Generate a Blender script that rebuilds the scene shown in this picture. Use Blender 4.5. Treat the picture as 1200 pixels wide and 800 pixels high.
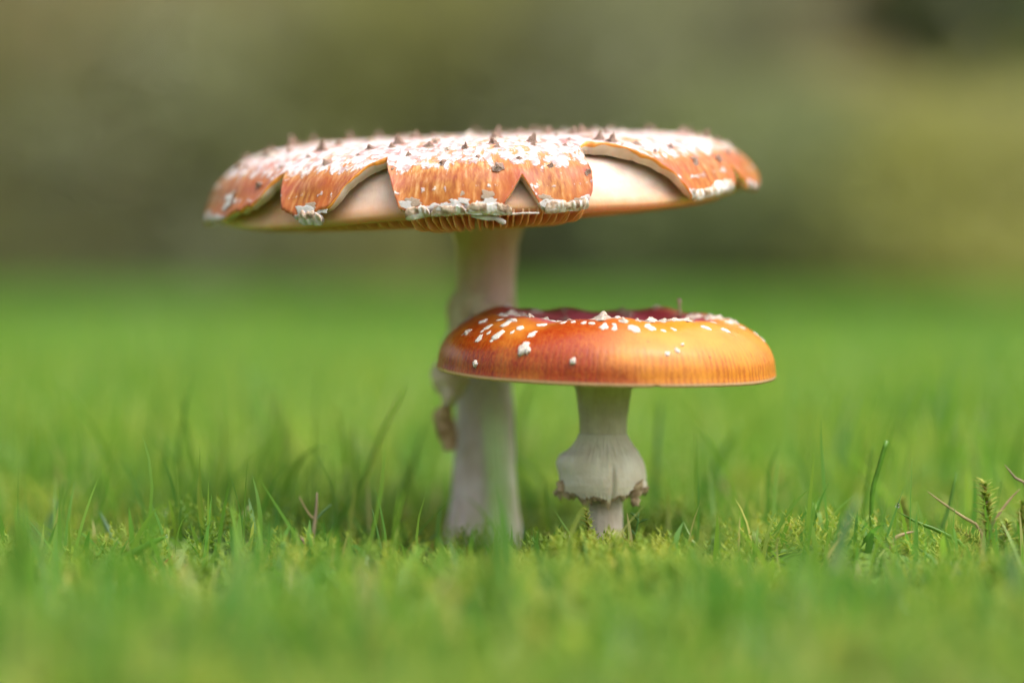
import bpy, math, random
import numpy as np
from mathutils import Vector, Matrix, Euler, noise as mn

for o in list(bpy.data.objects):
    bpy.data.objects.remove(o)
S = bpy.context.scene
C = S.collection
rng = np.random.default_rng(7)
random.seed(7)

# ------------------------------------------------------------------ camera
FPX = 3000.0                      # focal length in pixels of the 1200x800 photograph (90 mm lens)
CAM = Vector((0.0, 0.0, 0.070))
PITCH = math.atan(80 / FPX)
cam_d = bpy.data.cameras.new('camera')
cam = bpy.data.objects.new('camera', cam_d)
C.objects.link(cam)
cam.location = CAM
cam.rotation_euler = (math.radians(90) - PITCH, 0, 0)
cam_d.lens = 90.0
cam_d.sensor_width = 36.0
cam_d.clip_start = 0.02
cam_d.clip_end = 2000.0
cam_d.dof.use_dof = True
cam_d.dof.focus_distance = 0.632
cam_d.dof.aperture_fstop = 3.5
S.camera = cam

# ------------------------------------------------------------------ sky, sun, exposure
SUN_EL, SUN_AZ = math.radians(63), math.radians(122)     # azimuth clockwise from +Y (away from the camera)
world = bpy.data.worlds.new('World')
S.world = world
world.use_nodes = True
wn = world.node_tree.nodes
wl = world.node_tree.links
sky = wn.new('ShaderNodeTexSky')
sky.sky_type = 'NISHITA'
sky.sun_disc = False
sky.sun_elevation = SUN_EL
sky.sun_rotation = SUN_AZ
sky.air_density = 1.0
sky.dust_density = 9.0
sky.ozone_density = 0.6
wn['Background'].inputs['Strength'].default_value = 0.15
hs = wn.new('ShaderNodeHueSaturation')            # thin overcast: the whole sky is greyer than a clear one
hs.inputs['Saturation'].default_value = 0.55
wl.new(sky.outputs['Color'], hs.inputs['Color'])
wl.new(hs.outputs['Color'], wn['Background'].inputs['Color'])
sun_d = bpy.data.lights.new('sun', 'SUN')
sun_d.energy = 0.65
sun_d.angle = math.radians(110)
sun_d.color = (1.0, 0.95, 0.87)
sun = bpy.data.objects.new('sun', sun_d)
C.objects.link(sun)
sun.location = (2, 2, 4)
sdir = Vector((math.sin(SUN_AZ) * math.cos(SUN_EL), math.cos(SUN_AZ) * math.cos(SUN_EL), math.sin(SUN_EL)))
sun.rotation_euler = sdir.to_track_quat('Z', 'Y').to_euler()
S.view_settings.view_transform = 'Standard'
S.view_settings.look = 'None'
S.view_settings.gamma = 1.0
S.view_settings.use_curve_mapping = False
S.view_settings.exposure = 1.13
S.render.engine = 'CYCLES'
S.cycles.use_denoising = True
S.cycles.max_bounces = 8
S.cycles.transparent_max_bounces = 8
S.cycles.caustics_reflective = False
S.cycles.caustics_refractive = False

# ------------------------------------------------------------------ helpers
FWD = Vector((0, math.cos(PITCH), -math.sin(PITCH)))
UPV = Vector((0, math.sin(PITCH), math.cos(PITCH)))

def P(px, py, Y):
    """world point at depth Y seen at photo pixel px, py"""
    d = FWD + Vector((1, 0, 0)) * ((px - 600) / FPX) + UPV * ((400 - py) / FPX)
    return CAM + d * (Y / d.y)

def project(p):                    # numpy (n,3) -> pixels
    q = p - np.array(CAM)
    f = q @ np.array(FWD)
    u = q @ np.array(UPV)
    return 600 + FPX * q[:, 0] / f, 400 - FPX * u / f

def lin(r, g, b):
    f = lambda c: (c / 12.92 if c <= 0.04045 else ((c + 0.055) / 1.055) ** 2.4)
    return (f(r / 255), f(g / 255), f(b / 255), 1)

def link(o, parent=None):
    C.objects.link(o)
    if parent:
        o.parent = parent
    return o

def mesh_data(name, v, f, mats, smooth=True, midx=None):
    me = bpy.data.meshes.new(name)
    me.from_pydata([tuple(x) for x in v], [], [tuple(x) for x in f])
    for m in (mats if isinstance(mats, (list, tuple)) else [mats]):
        me.materials.append(m)
    if smooth:
        me.polygons.foreach_set('use_smooth', [True] * len(me.polygons))
    if midx is not None:
        me.polygons.foreach_set('material_index', midx)
    me.update()
    return me

def mesh(name, v, f, mats, parent=None, loc=(0, 0, 0), rot=(0, 0, 0), smooth=True, midx=None):
    o = bpy.data.objects.new(name, mesh_data(name, v, f, mats, smooth, midx))
    o.location = loc
    o.rotation_euler = rot
    return link(o, parent)

def attr(o, name, vals, kind='FLOAT'):
    a = o.data.attributes.new(name, kind, 'POINT')
    vals = np.asarray(vals, dtype=np.float32)
    a.data.foreach_set('value' if kind == 'FLOAT' else 'vector', vals.ravel())

def tag(o, label, cat, group=None):
    o['label'] = label
    o['category'] = cat
    if group:
        o['group'] = group
    return o

def empty(name, loc, label, cat, group=None):
    o = bpy.data.objects.new(name, None)
    o.location = loc
    o.empty_display_size = 0.01
    C.objects.link(o)
    return tag(o, label, cat, group)

def smooth01(x, a, b):
    t = np.clip((x - a) / (b - a), 0, 1)
    return t * t * (3 - 2 * t)

STRIPES = 150.0
class NT:
    """small node-tree helper"""
    def __init__(self, name):
        self.m = bpy.data.materials.new(name)
        self.m.use_nodes = True
        self.n = self.m.node_tree.nodes
        self.l = self.m.node_tree.links
        self.b = self.n['Principled BSDF']
        self.out = self.n['Material Output']
    def put(self, node, key, v):
        if v is None:
            return
        if hasattr(v, 'is_linked') or isinstance(v, bpy.types.NodeSocket):
            self.l.new(v, node.inputs[key])
        else:
            node.inputs[key].default_value = v
    def attr(self, name):
        a = self.n.new('ShaderNodeAttribute'); a.attribute_name = name
        return a
    def obj(self):
        return self.n.new('ShaderNodeTexCoord').outputs['Object']
    def noise(self, vec, scale, detail=3, rough=0.55, dist=0.0):
        t = self.n.new('ShaderNodeTexNoise')
        self.l.new(vec, t.inputs['Vector'])
        t.inputs['Scale'].default_value = scale
        t.inputs['Detail'].default_value = detail
        t.inputs['Roughness'].default_value = rough
        t.inputs['Distortion'].default_value = dist
        return t.outputs['Fac']
    def math(self, op, a, b=None, clamp=False):
        t = self.n.new('ShaderNodeMath'); t.operation = op; t.use_clamp = clamp
        self.put(t, 0, a)
        if b is not None:
            self.put(t, 1, b)
        return t.outputs[0]
    def rng(self, v, a, b, c=0.0, d=1.0):
        t = self.n.new('ShaderNodeMapRange'); t.interpolation_type = 'SMOOTHSTEP'
        self.put(t, 'Value', v)
        for k, x in zip(('From Min', 'From Max', 'To Min', 'To Max'), (a, b, c, d)):
            t.inputs[k].default_value = x
        return t.outputs['Result']
    def mix(self, f, a, b, mode='MIX'):
        t = self.n.new('ShaderNodeMix'); t.data_type = 'RGBA'; t.blend_type = mode
        self.put(t, 0, f); self.put(t, 6, a); self.put(t, 7, b)
        return t.outputs[2]
    def ramp(self, v, stops):
        t = self.n.new('ShaderNodeValToRGB')
        while len(t.color_ramp.elements) < len(stops):
            t.color_ramp.elements.new(0.5)
        for e, (p, c) in zip(t.color_ramp.elements, stops):
            e.position = p; e.color = c
        self.put(t, 'Fac', v)
        return t.outputs['Color']
    def stripes(self, uv, n, wobble):
        x = self.n.new('ShaderNodeSeparateXYZ'); self.l.new(uv, x.inputs[0])
        a = self.math('ARCTAN2', x.outputs['X'], x.outputs['Y'])
        a = self.math('ADD', self.math('MULTIPLY', a, n), self.math('MULTIPLY', wobble, 9.0))
        return self.math('ADD', self.math('MULTIPLY', self.math('SINE', a), 0.5), 0.5)
    def bump(self, h, strength, dist):
        t = self.n.new('ShaderNodeBump')
        t.inputs['Strength'].default_value = strength
        t.inputs['Distance'].default_value = dist
        self.l.new(h, t.inputs['Height'])
        self.l.new(t.outputs['Normal'], self.b.inputs['Normal'])
    def set(self, **k):
        for a, v in k.items():
            self.put(self.b, a.replace('_', ' '), v)
    def sss(self, w, scale, rad=(1.0, 0.5, 0.25)):
        self.b.inputs['Subsurface Weight'].default_value = w
        self.b.inputs['Subsurface Scale'].default_value = scale
        self.b.inputs['Subsurface Radius'].default_value = rad
    def translucent(self, col, fac):
        t = self.n.new('ShaderNodeBsdfTranslucent')
        self.put(t, 'Color', col)
        mx = self.n.new('ShaderNodeMixShader')
        mx.inputs[0].default_value = fac
        self.l.new(self.b.outputs[0], mx.inputs[1])
        self.l.new(t.outputs[0], mx.inputs[2])
        self.l.new(mx.outputs[0], self.out.inputs['Surface'])

# ------------------------------------------------------------------ materials
def mat_leaf(name, stops, attrname='rnd', trans=0.4, rough=0.5, gain=1.5, spec=0.35):
    t = NT(name)
    c = t.ramp(t.attr(attrname).outputs['Fac'], stops)
    t.set(Base_Color=c, Roughness=rough)
    t.b.inputs['Specular IOR Level'].default_value = spec
    g = t.mix(1.0, c, (gain, gain, gain * 0.7, 1), 'MULTIPLY')
    t.translucent(g, trans)
    return t.m

M_GRASS = mat_leaf('grass', [(0.0, (0.045, 0.140, 0.034, 1)), (0.45, (0.098, 0.245, 0.034, 1)),
                             (0.80, (0.185, 0.310, 0.040, 1)), (0.95, (0.29, 0.36, 0.070, 1)), (1.0, (0.40, 0.34, 0.18, 1))], rough=0.38, spec=0.5, trans=0.5)
M_MOSS = mat_leaf('moss', [(0.0, (0.085, 0.190, 0.028, 1)), (0.5, (0.190, 0.280, 0.034, 1)),
                           (0.88, (0.330, 0.350, 0.062, 1)), (1.0, (0.33, 0.27, 0.07, 1))], rough=0.7, trans=0.35)

def mat_blade(name, base, rough=0.4, trans=0.35):
    t = NT(name)
    n = t.noise(t.obj(), 260, 2)
    c = t.mix(t.rng(n, 0.3, 0.7), (base[0] * 0.8, base[1] * 0.8, base[2] * 0.8, 1), (base[0] * 1.2, base[1] * 1.2, base[2] * 1.2, 1))
    t.set(Base_Color=c, Roughness=rough)
    g = t.mix(1.0, c, (1.5, 1.5, 1.1, 1), 'MULTIPLY')
    t.translucent(g, trans)
    return t.m

M_BL_GREEN = mat_blade('blade_bright_green', (0.095, 0.230, 0.018))
M_BL_DARK = mat_blade('blade_dark_green', (0.085, 0.205, 0.035))
M_BL_BLUE = mat_blade('blade_blue_green', (0.110, 0.220, 0.105))
M_BL_STRAW = mat_blade('blade_straw', (0.34, 0.25, 0.13), 0.6, 0.2)
M_BL_ORANGE = mat_blade('blade_orange_brown', (0.30, 0.125, 0.035), 0.5, 0.25)
M_BL_BROWN = mat_blade('blade_dark_brown', (0.25, 0.18, 0.12), 0.6, 0.15)
M_BL_PINK = mat_blade('blade_pinkish', (0.42, 0.28, 0.19), 0.5, 0.2)

t = NT('ground')
o_ = t.obj()
n1 = t.noise(o_, 28, 4)
n2 = t.noise(o_, 1.1, 3)
c = t.ramp(n1, [(0.3, (0.07, 0.09, 0.022, 1)), (0.5, (0.09, 0.17, 0.024, 1)), (0.7, (0.14, 0.22, 0.032, 1))])
c = t.mix(t.rng(n2, 0.35, 0.7, 0, 0.5), c, (0.095, 0.215, 0.022, 1))
t.set(Base_Color=c, Roughness=0.9)
t.bump(t.noise(o_, 160, 3), 0.6, 0.004)
M_GROUND = t.m

# cuticle of the large cap: orange-amber skin, white flaking veil on the crown
t = NT('large_cap_skin')
s_ = t.attr('s').outputs['Fac']
uv = t.attr('dir').outputs['Vector']
ed = t.attr('edge').outputs['Fac']
o_ = t.obj()
streak = t.noise(uv, 62, 3, 0.6)
wide = t.noise(uv, 6, 2)
stp = t.stripes(uv, 230.0, t.noise(uv, 14, 2))
stm = t.math('MULTIPLY', t.rng(s_, 0.87, 0.93), t.rng(t.noise(uv, 9, 2), 0.35, 0.6, 0.35, 1.0))
streak = t.math('SUBTRACT', streak, t.math('MULTIPLY', t.math('MULTIPLY', t.math('SUBTRACT', 1.0, stp), stm), 0.20))
amber = t.ramp(streak, [(0.30, (0.21, 0.062, 0.016, 1)), (0.50, (0.36, 0.150, 0.036, 1)), (0.68, (0.54, 0.33, 0.145, 1))])
amber = t.mix(t.rng(wide, 0.42, 0.62, 0, 0.6), amber, (0.36, 0.095, 0.018, 1))
amber = t.mix(t.rng(s_, 0.905, 0.965, 0, 0.35), amber, (0.42, 0.13, 0.03, 1))
purple = t.mix(t.rng(t.noise(o_, 150, 3), 0.4, 0.65), (0.27, 0.040, 0.030, 1), (0.33, 0.075, 0.10, 1))
band = t.math('MULTIPLY', t.rng(s_, 0.84, 0.87), t.rng(s_, 0.925, 0.885))
amber = t.mix(t.math('MULTIPLY', band, 0.3), amber, purple)
amber = t.mix(t.math('MULTIPLY', ed, 0.3), amber, purple)
crown = t.mix(t.rng(t.noise(o_, 60, 3), 0.4, 0.6), (0.40, 0.15, 0.13, 1), (0.50, 0.22, 0.09, 1))
skin = t.mix(t.rng(s_, 0.74, 0.87), crown, amber)
fl1 = t.noise(o_, 330, 4, 0.65, 0.6)
fl2 = t.noise(uv, 34, 3, 0.6)
fl = t.math('ADD', t.math('MULTIPLY', fl1, 0.55), t.math('MULTIPLY', fl2, 0.45))
thr = t.rng(s_, 0.812, 0.900, 0.450, 0.67)
line = t.rng(t.math('ABSOLUTE', t.math('SUBTRACT', s_, 0.922)), 0.0, 0.022, 0.12, 0.0)
margin = t.rng(t.math('ADD', s_, t.math('MULTIPLY', t.math('SUBTRACT', t.noise(o_, 130, 3), 0.5), 0.10)), 0.962, 0.985, 0.0, 0.30)
thr = t.math('SUBTRACT', t.math('SUBTRACT', thr, line), margin)
white = t.rng(t.math('SUBTRACT', fl, thr), -0.030, 0.045)
wcol = t.mix(t.rng(t.noise(o_, 520, 3), 0.35, 0.62), (0.33, 0.235, 0.235, 1), (0.56, 0.53, 0.52, 1))
col = t.mix(white, skin, wcol)
t.set(Base_Color=col, Roughness=t.rng(white, 0, 1, 0.34, 0.6))
t.sss(0.15, 0.003, (1.0, 0.40, 0.10))
t.b.inputs['Specular IOR Level'].default_value = 0.14
h = t.math('ADD', t.math('MULTIPLY', white, 0.6), t.math('MULTIPLY', streak, 0.5))
t.bump(h, 0.5, 0.0006)
M_BIGSKIN = t.m

t = NT('large_cap_flesh')
c = t.mix(t.rng(t.noise(t.obj(), 200, 3), 0.35, 0.65), (0.58, 0.49, 0.42, 1), (0.66, 0.60, 0.55, 1))
t.set(Base_Color=c, Roughness=0.45)
t.sss(0.5, 0.003, (1.0, 0.6, 0.35))
M_FLESH = t.m

t = NT('amber_flesh')
t.set(Base_Color=(0.62, 0.26, 0.04, 1), Roughness=0.35)
t.sss(0.4, 0.002, (1.0, 0.4, 0.1))
M_AMBER = t.m

t = NT('gill_layer')
o_ = t.obj()
c = t.mix(t.rng(t.noise(o_, 120, 4), 0.35, 0.65), (0.54, 0.37, 0.30, 1), (0.64, 0.50, 0.43, 1))
gx_ = t.n.new('ShaderNodeSeparateXYZ'); t.l.new(o_, gx_.inputs[0])
zz_ = t.math('ADD', gx_.outputs['Z'], t.math('MULTIPLY', t.math('SUBTRACT', t.noise(t.attr('dir').outputs['Vector'], 5, 3), 0.5), 0.008))
c = t.mix(t.rng(zz_, 0.005, -0.0015, 0, 0.65), c, (0.60, 0.27, 0.10, 1))
t.set(Base_Color=c, Roughness=0.5)
t.sss(0.7, 0.006, (1.0, 0.42, 0.16))
t.bump(t.noise(t.attr('dir').outputs['Vector'], 55, 3), 0.3, 0.0006)
M_GILLBODY = t.m

t = NT('gill')
t.set(Base_Color=(0.88, 0.66, 0.46, 1), Roughness=0.5)
t.translucent((0.90, 0.60, 0.34, 1), 0.5)
M_GILL = t.m

# cuticle of the small cap: glossy red-orange to gold, striate margin, purple-red hollow
t = NT('small_cap_skin')
s_ = t.attr('s').outputs['Fac']
uv = t.attr('dir').outputs['Vector']
o_ = t.obj()
streak = t.math('ADD', t.math('MULTIPLY', t.noise(uv, 44, 3, 0.6), 0.78), t.math('MULTIPLY', t.stripes(uv, 165.0, t.noise(uv, 11, 2)), 0.20))
xs = t.n.new('ShaderNodeSeparateXYZ'); t.l.new(o_, xs.inputs[0])
big = t.math('ADD', t.math('MULTIPLY', xs.outputs['X'], 7.0), t.math('MULTIPLY', t.noise(o_, 30, 2), 0.9))
hue = t.rng(big, 0.26, 0.66)
c = t.mix(hue, (0.23, 0.019, 0.002, 1), (0.45, 0.155, 0.009, 1))  # redder skin at left, darkened there too with the large cap's shade painted in
strm = t.rng(s_, 0.74, 0.90)
dark = t.mix(hue, (0.14, 0.012, 0.002, 1), (0.25, 0.052, 0.005, 1))
sl = t.math('MULTIPLY', t.rng(streak, 0.58, 0.36), strm)
c = t.mix(t.math('MULTIPLY', sl, 0.6), c, dark)
fine = t.noise(uv, 150, 2)
c = t.mix(t.rng(fine, 0.35, 0.7, 0, 0.22), c, (0.66, 0.25, 0.03, 1))
spots = t.rng(t.noise(o_, 420, 2, 0.5), 0.70, 0.76)
c = t.mix(t.math('MULTIPLY', spots, 0.6), c, (0.13, 0.035, 0.008, 1))
pat = t.rng(t.noise(o_, 55, 4, 0.6), 0.45, 0.7, 0, 0.45)
c = t.mix(pat, c, (0.60, 0.27, 0.03, 1))
hollow = t.mix(t.rng(t.noise(o_, 90, 3), 0.35, 0.65), (0.17, 0.016, 0.026, 1), (0.34, 0.060, 0.095, 1))
c = t.mix(t.rng(s_, 0.60, 0.46), c, hollow)
c = t.mix(t.rng(s_, 0.972, 0.988), c, (0.72, 0.42, 0.26, 1))
t.set(Base_Color=c, Roughness=t.rng(t.noise(o_, 70, 4), 0.3, 0.7, 0.22, 0.50))
t.sss(0.08, 0.002, (1.0, 0.30, 0.06))
t.b.inputs['Specular IOR Level'].default_value = 0.28
t.b.inputs['Coat Weight'].default_value = 0.12
t.b.inputs['Coat Roughness'].default_value = 0.16
t.bump(t.math('ADD', t.math('MULTIPLY', streak, strm), t.math('ADD', t.math('MULTIPLY', fine, 0.12), t.math('MULTIPLY', t.noise(o_, 45, 3), 1.6))), 0.35, 0.0006)
M_SMALLSKIN = t.m

def mat_rough(name, a, b, scale, bscale, rough=0.75, sss=0.2, bd=0.0006):
    t = NT(name)
    o_ = t.obj()
    t.set(Base_Color=t.mix(t.rng(t.noise(o_, scale, 4), 0.36, 0.64), a, b), Roughness=rough)
    t.sss(sss, 0.002)
    t.bump(t.noise(o_, bscale, 3), 0.6, bd)
    return t.m

M_WART = mat_rough('wart_brown', (0.15, 0.075, 0.052, 1), (0.42, 0.31, 0.25, 1), 700, 1500)
M_WARTBASE = mat_rough('wart_red_base', (0.26, 0.05, 0.04, 1), (0.45, 0.17, 0.12, 1), 700, 1500)
M_WHITE = mat_rough('veil_white', (0.50, 0.44, 0.38, 1), (0.74, 0.70, 0.65, 1), 420, 900)
M_PALE = mat_rough('wart_pale', (0.42, 0.33, 0.26, 1), (0.68, 0.62, 0.55, 1), 600, 1300)
M_VEILRIM = mat_rough('veil_rim', (0.42, 0.37, 0.35, 1), (0.66, 0.64, 0.63, 1), 260, 800)
M_CRUST = mat_rough('veil_crust', (0.22, 0.14, 0.09, 1), (0.48, 0.38, 0.29, 1), 500, 1100)
M_RINGEDGE = mat_rough('ring_ragged_edge', (0.24, 0.165, 0.085, 1), (0.52, 0.41, 0.25, 1), 500, 1100, bd=0.0008)
M_RINGBROWN = mat_rough('ring_remnant', (0.52, 0.39, 0.24, 1), (0.70, 0.58, 0.44, 1), 260, 700)

M_RINGTAN = mat_rough('ring_remnant_tan', (0.34, 0.20, 0.09, 1), (0.52, 0.36, 0.20, 1), 260, 700)
def mat_stem(name, a, b, pink_glow=0.0):
    t = NT(name)
    o_ = t.obj()
    mp = t.n.new('ShaderNodeMapping'); mp.inputs['Scale'].default_value = (1, 1, 0.16)
    t.l.new(o_, mp.inputs['Vector'])
    fib = t.noise(mp.outputs[0], 700, 3, 0.6)
    c = t.mix(t.rng(t.noise(o_, 120, 4), 0.35, 0.65), a, b)
    c = t.mix(t.rng(fib, 0.5, 0.72, 0, 0.35), c, (0.40, 0.31, 0.21, 1))
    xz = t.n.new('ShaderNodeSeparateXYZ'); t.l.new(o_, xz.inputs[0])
    c = t.mix(t.rng(xz.outputs['Z'], 0.045, 0.075, 0, pink_glow), c, (0.66, 0.42, 0.34, 1))  # light glowing down through the gills, painted as pink on the upper stem
    t.set(Base_Color=c, Roughness=0.6)
    t.sss(0.35, 0.003, (1.0, 0.65, 0.4))
    t.bump(t.math('ADD', fib, t.noise(o_, 900, 2)), 0.5, 0.0005)
    return t.m
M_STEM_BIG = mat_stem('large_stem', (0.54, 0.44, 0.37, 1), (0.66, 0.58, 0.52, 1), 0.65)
M_STEM_SMALL = mat_stem('small_stem', (0.50, 0.43, 0.33, 1), (0.62, 0.55, 0.45, 1))
M_RING = mat_rough('ring_skirt', (0.64, 0.56, 0.43, 1), (0.76, 0.69, 0.56, 1), 160, 1100, 0.65, 0.3, 0.0003)

t = NT('water_drop')
t.set(Base_Color=(1, 1, 1, 1), Roughness=0.02)
t.b.inputs['Transmission Weight'].default_value = 1.0
t.b.inputs['IOR'].default_value = 1.33
M_WATER = t.m

# ------------------------------------------------------------------ ground
STEM_B = P(568, 640, 0.700)        # big stem foot
STEM_S = P(712, 640, 0.655)
def gz(x, y):
    """height of the lawn soil (metres)"""
    x = np.asarray(x, float); y = np.asarray(y, float)
    near = np.exp(-((y - 0.6) / 1.6) ** 2)
    z = 0.0030 * np.sin(x * 41 + 1.3) * np.cos(y * 33 + 0.5) + 0.0022 * np.sin(x * 87 + y * 61) \
        + 0.0020 * np.sin(y * 102 - x * 27 + 2.0)
    far = 0.006 * np.sin(x * 2.1 + 0.4) * np.sin(y * 1.7 + 1.0) * (1 - near)
    return z * near + far - 0.004 - 0.004 * np.exp(-((x + 0.008) ** 2 + (y - 0.69) ** 2) / 0.03 ** 2)

xs_ = np.unique(np.concatenate([np.linspace(-0.6, 0.6, 181), np.linspace(-4, 4, 81), np.linspace(-30, 30, 61),
                                [-400, -200, -100, -60, 60, 100, 200, 400]]))
ys_ = np.unique(np.concatenate([np.linspace(0.15, 1.6, 181), np.linspace(1.6, 8, 65), np.linspace(8, 40, 33),
                                [-60, -20, -5, -1, -0.3, 60, 100, 200, 500]]))
gx, gy = np.meshgrid(xs_, ys_)
gzv = gz(gx, gy)
nx, ny = len(xs_), len(ys_)
gv = np.stack([gx.ravel(), gy.ravel(), gzv.ravel()], 1)
ii, jj = np.meshgrid(np.arange(nx - 1), np.arange(ny - 1))
a = (jj * nx + ii).ravel()
gf = np.stack([a, a + 1, a + nx + 1, a + nx], 1)
ground = mesh('ground', gv, gf, M_GROUND)
ground['kind'] = 'structure'

# ------------------------------------------------------------------ large structure: trees and shrubs at the lawn's far edge
LEAFMATS = {}
def leafmat(key, cols):
    if key not in LEAFMATS:
        LEAFMATS[key] = mat_leaf('leaves_' + key, [(0.0, (*cols[0], 1)), (0.5, (*cols[1], 1)), (1.0, (*cols[2], 1))], trans=0.5, rough=0.6, gain=1.6)
    return LEAFMATS[key]
t = NT('bark')
t.set(Base_Color=t.mix(t.noise(t.obj(), 9, 4), (0.05, 0.035, 0.025, 1), (0.15, 0.11, 0.08, 1)), Roughness=0.9)
M_BARK = t.m

def tube(pts, rad, n=8):
    v, f = [], []
    for i, p in enumerate(pts):
        d = (pts[min(i + 1, len(pts) - 1)] - pts[max(i - 1, 0)]).normalized()
        q = d.to_track_quat('Z', 'X')
        for k in range(n):
            a = 2 * math.pi * k / n
            v.append(p + q @ Vector((math.cos(a) * rad[i], math.sin(a) * rad[i], 0)))
    for i in range(len(pts) - 1):
        for k in range(n):
            f.append((i * n + k, i * n + (k + 1) % n, (i + 1) * n + (k + 1) % n, (i + 1) * n + k))
    f.append(tuple(range(n - 1, -1, -1)))
    f.append(tuple(range((len(pts) - 1) * n, len(pts) * n)))
    return v, f

PAL = {
 'olive':  ((0.190, 0.195, 0.095), (0.260, 0.262, 0.125), (0.34, 0.325, 0.150)),
 'yellow': ((0.215, 0.225, 0.080), (0.290, 0.295, 0.105), (0.37, 0.365, 0.130)),
 'green':  ((0.145, 0.175, 0.095), (0.205, 0.235, 0.125), (0.27, 0.30, 0.155)),
 'dark':   ((0.095, 0.130, 0.060), (0.140, 0.182, 0.082), (0.19, 0.235, 0.110)),
 'brown':  ((0.215, 0.160, 0.105), (0.290, 0.220, 0.145), (0.37, 0.285, 0.190)),
 'grey':   ((0.180, 0.190, 0.130), (0.240, 0.250, 0.170), (0.30, 0.31, 0.21)),
}
def woody(name, cat, label, group, x, y, w, h, z0, pal, n, leaf, trunk_r):
    """a tree or shrub: tapered trunk with limbs, a crown of many leaf-sized faces in clumps"""
    base = Vector((x, y, float(gz(x, y)) - 0.02))
    e = empty(name, base, label, cat, group)
    tv, tf = [], []
    def add(pts, rad):
        v, f = tube(pts, rad, 7)
        k = len(tv)
        tv.extend(v); tf.extend([tuple(i + k for i in q) for q in f])
    top = h * 0.8
    lean = random.uniform(-0.1, 0.1)
    axis = [Vector((lean * k * h * 0.2, random.uniform(-.03, .03), top * k / 5 - (0.05 if k == 0 else 0))) for k in range(6)]
    add(axis, [trunk_r * (1 - 0.15 * k) for k in range(6)])
    clumps = []
    nl = 11
    for k in range(nl):
        a = k * 2.4 + random.random()
        zz = z0 + (h - z0) * (0.05 + 0.85 * (k + 0.5) / nl)
        rr = w * 0.5 * random.uniform(0.45, 0.85) * (1.0 - 0.45 * ((zz - z0) / (h - z0)) ** 2)
        c = Vector((math.cos(a) * rr, math.sin(a) * rr, zz))
        st = axis[min(5, int(5 * min(1, (zz * 0.62) / top)))]
        add([st, st.lerp(c, 0.55) + Vector((0, 0, 0.03 * h)), c], [trunk_r * 0.4, trunk_r * 0.22, trunk_r * 0.07])
        clumps.append((c, random.uniform(0.24, 0.40) * w))
    clumps += [(Vector((random.uniform(-.3, .3) * w, random.uniform(-.3, .3) * w, random.uniform(z0, h * 0.92))), random.uniform(0.18, 0.32) * w) for _ in range(8)]
    clumps += [(Vector((math.cos(k) * .36 * w, math.sin(k) * .30 * w, random.uniform(.04, .14) * h)), random.uniform(.2, .28) * w) for k in range(9)]
    mesh('trunk', tv, tf, M_BARK, e)
    vs, rn = [], []
    cs = np.array([c[0] for c in clumps]); rs = np.array([c[1] for c in clumps])
    pr = rs ** 2 / (rs ** 2).sum()
    pick = rng.choice(len(clumps), n, p=pr)
    d = rng.normal(size=(n, 3)); d /= np.linalg.norm(d, axis=1)[:, None]
    rad = rs[pick] * rng.uniform(0.45, 1.08, n)
    pos = cs[pick] + d * rad[:, None] * np.array([1, 1, 0.78])
    pos[:, 2] = np.maximum(pos[:, 2], 0.05 + rng.uniform(0, 0.12, n))
    u = rng.normal(size=(n, 3)); u /= np.linalg.norm(u, axis=1)[:, None]
    w_ = np.cross(u, rng.normal(size=(n, 3))); w_ /= np.linalg.norm(w_, axis=1)[:, None]
    L = leaf * rng.uniform(0.7, 1.3, n)[:, None]
    q = np.stack([pos - u * L, pos + w_ * L * 0.5, pos + u * L, pos - w_ * L * 0.5], 1).reshape(-1, 3)
    f = np.arange(4 * n).reshape(-1, 4)
    cr = mesh('crown', q, f, leafmat(pal, PAL[pal]), e, smooth=False)
    tone = rng.uniform(0, 1, len(clumps))[pick] * 0.8 + rng.uniform(0, 0.2, n)
    attr(cr, 'rnd', np.repeat(tone, 4))
    return e

# px of the middle, distance, width, height, crown start, palette
GS = 'shrubs along the far edge of the lawn'
GT = 'trees behind the far shrubs'
SHRUBS = [
 (-330, 18.0, 3.2, 2.6, .15, 'green', 'green blurred shrub beyond the left edge of the lawn view'),
 (10, 17.0, 2.3, 2.3, .12, 'olive', 'olive blurred shrub at the far left edge behind the lawn'),
 (105, 17.2, 1.8, 2.6, .25, 'brown', 'reddish brown blurred shrub behind the lawn, leftmost brown one'),
 (215, 16.6, 2.0, 2.2, .15, 'grey', 'grey green blurred shrub left of the large mushroom cap'),
 (330, 17.4, 1.5, 2.5, .30, 'brown', 'dull brown blurred shrub behind the left part of the large cap'),
 (430, 16.4, 1.6, 2.0, .12, 'olive', 'olive blurred shrub behind the middle left of the large cap'),
 (560, 17.2, 1.8, 2.6, .15, 'yellow', 'yellowish olive blurred shrub directly above the large cap'),
 (680, 16.6, 1.5, 2.2, .15, 'grey', 'grey green blurred shrub behind the right half of the large cap'),
 (790, 17.8, 1.5, 2.5, .25, 'grey', 'greyish blurred shrub above the right end of the large cap'),
 (885, 19.0, 1.3, 2.9, .35, 'brown', 'brown blurred shrub right of the large cap reaching the picture top'),
 (862, 16.0, 1.3, 1.15, .12, 'green', 'low green blurred shrub below the brown one at right'),
 (965, 17.6, 1.2, 1.35, .15, 'olive', 'olive blurred shrub between the brown and the dark green ones'),
 (1085, 16.2, 1.9, 0.92, .12, 'yellow', 'low wide yellowish blurred shrub in front of the dark right tree'),
 (1190, 16.8, 1.8, 0.92, .12, 'olive', 'low olive blurred shrub at the right edge of the view'),
 (1720, 18.0, 3.2, 2.6, .15, 'green', 'green blurred shrub beyond the right edge of the lawn view'),
]
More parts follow.
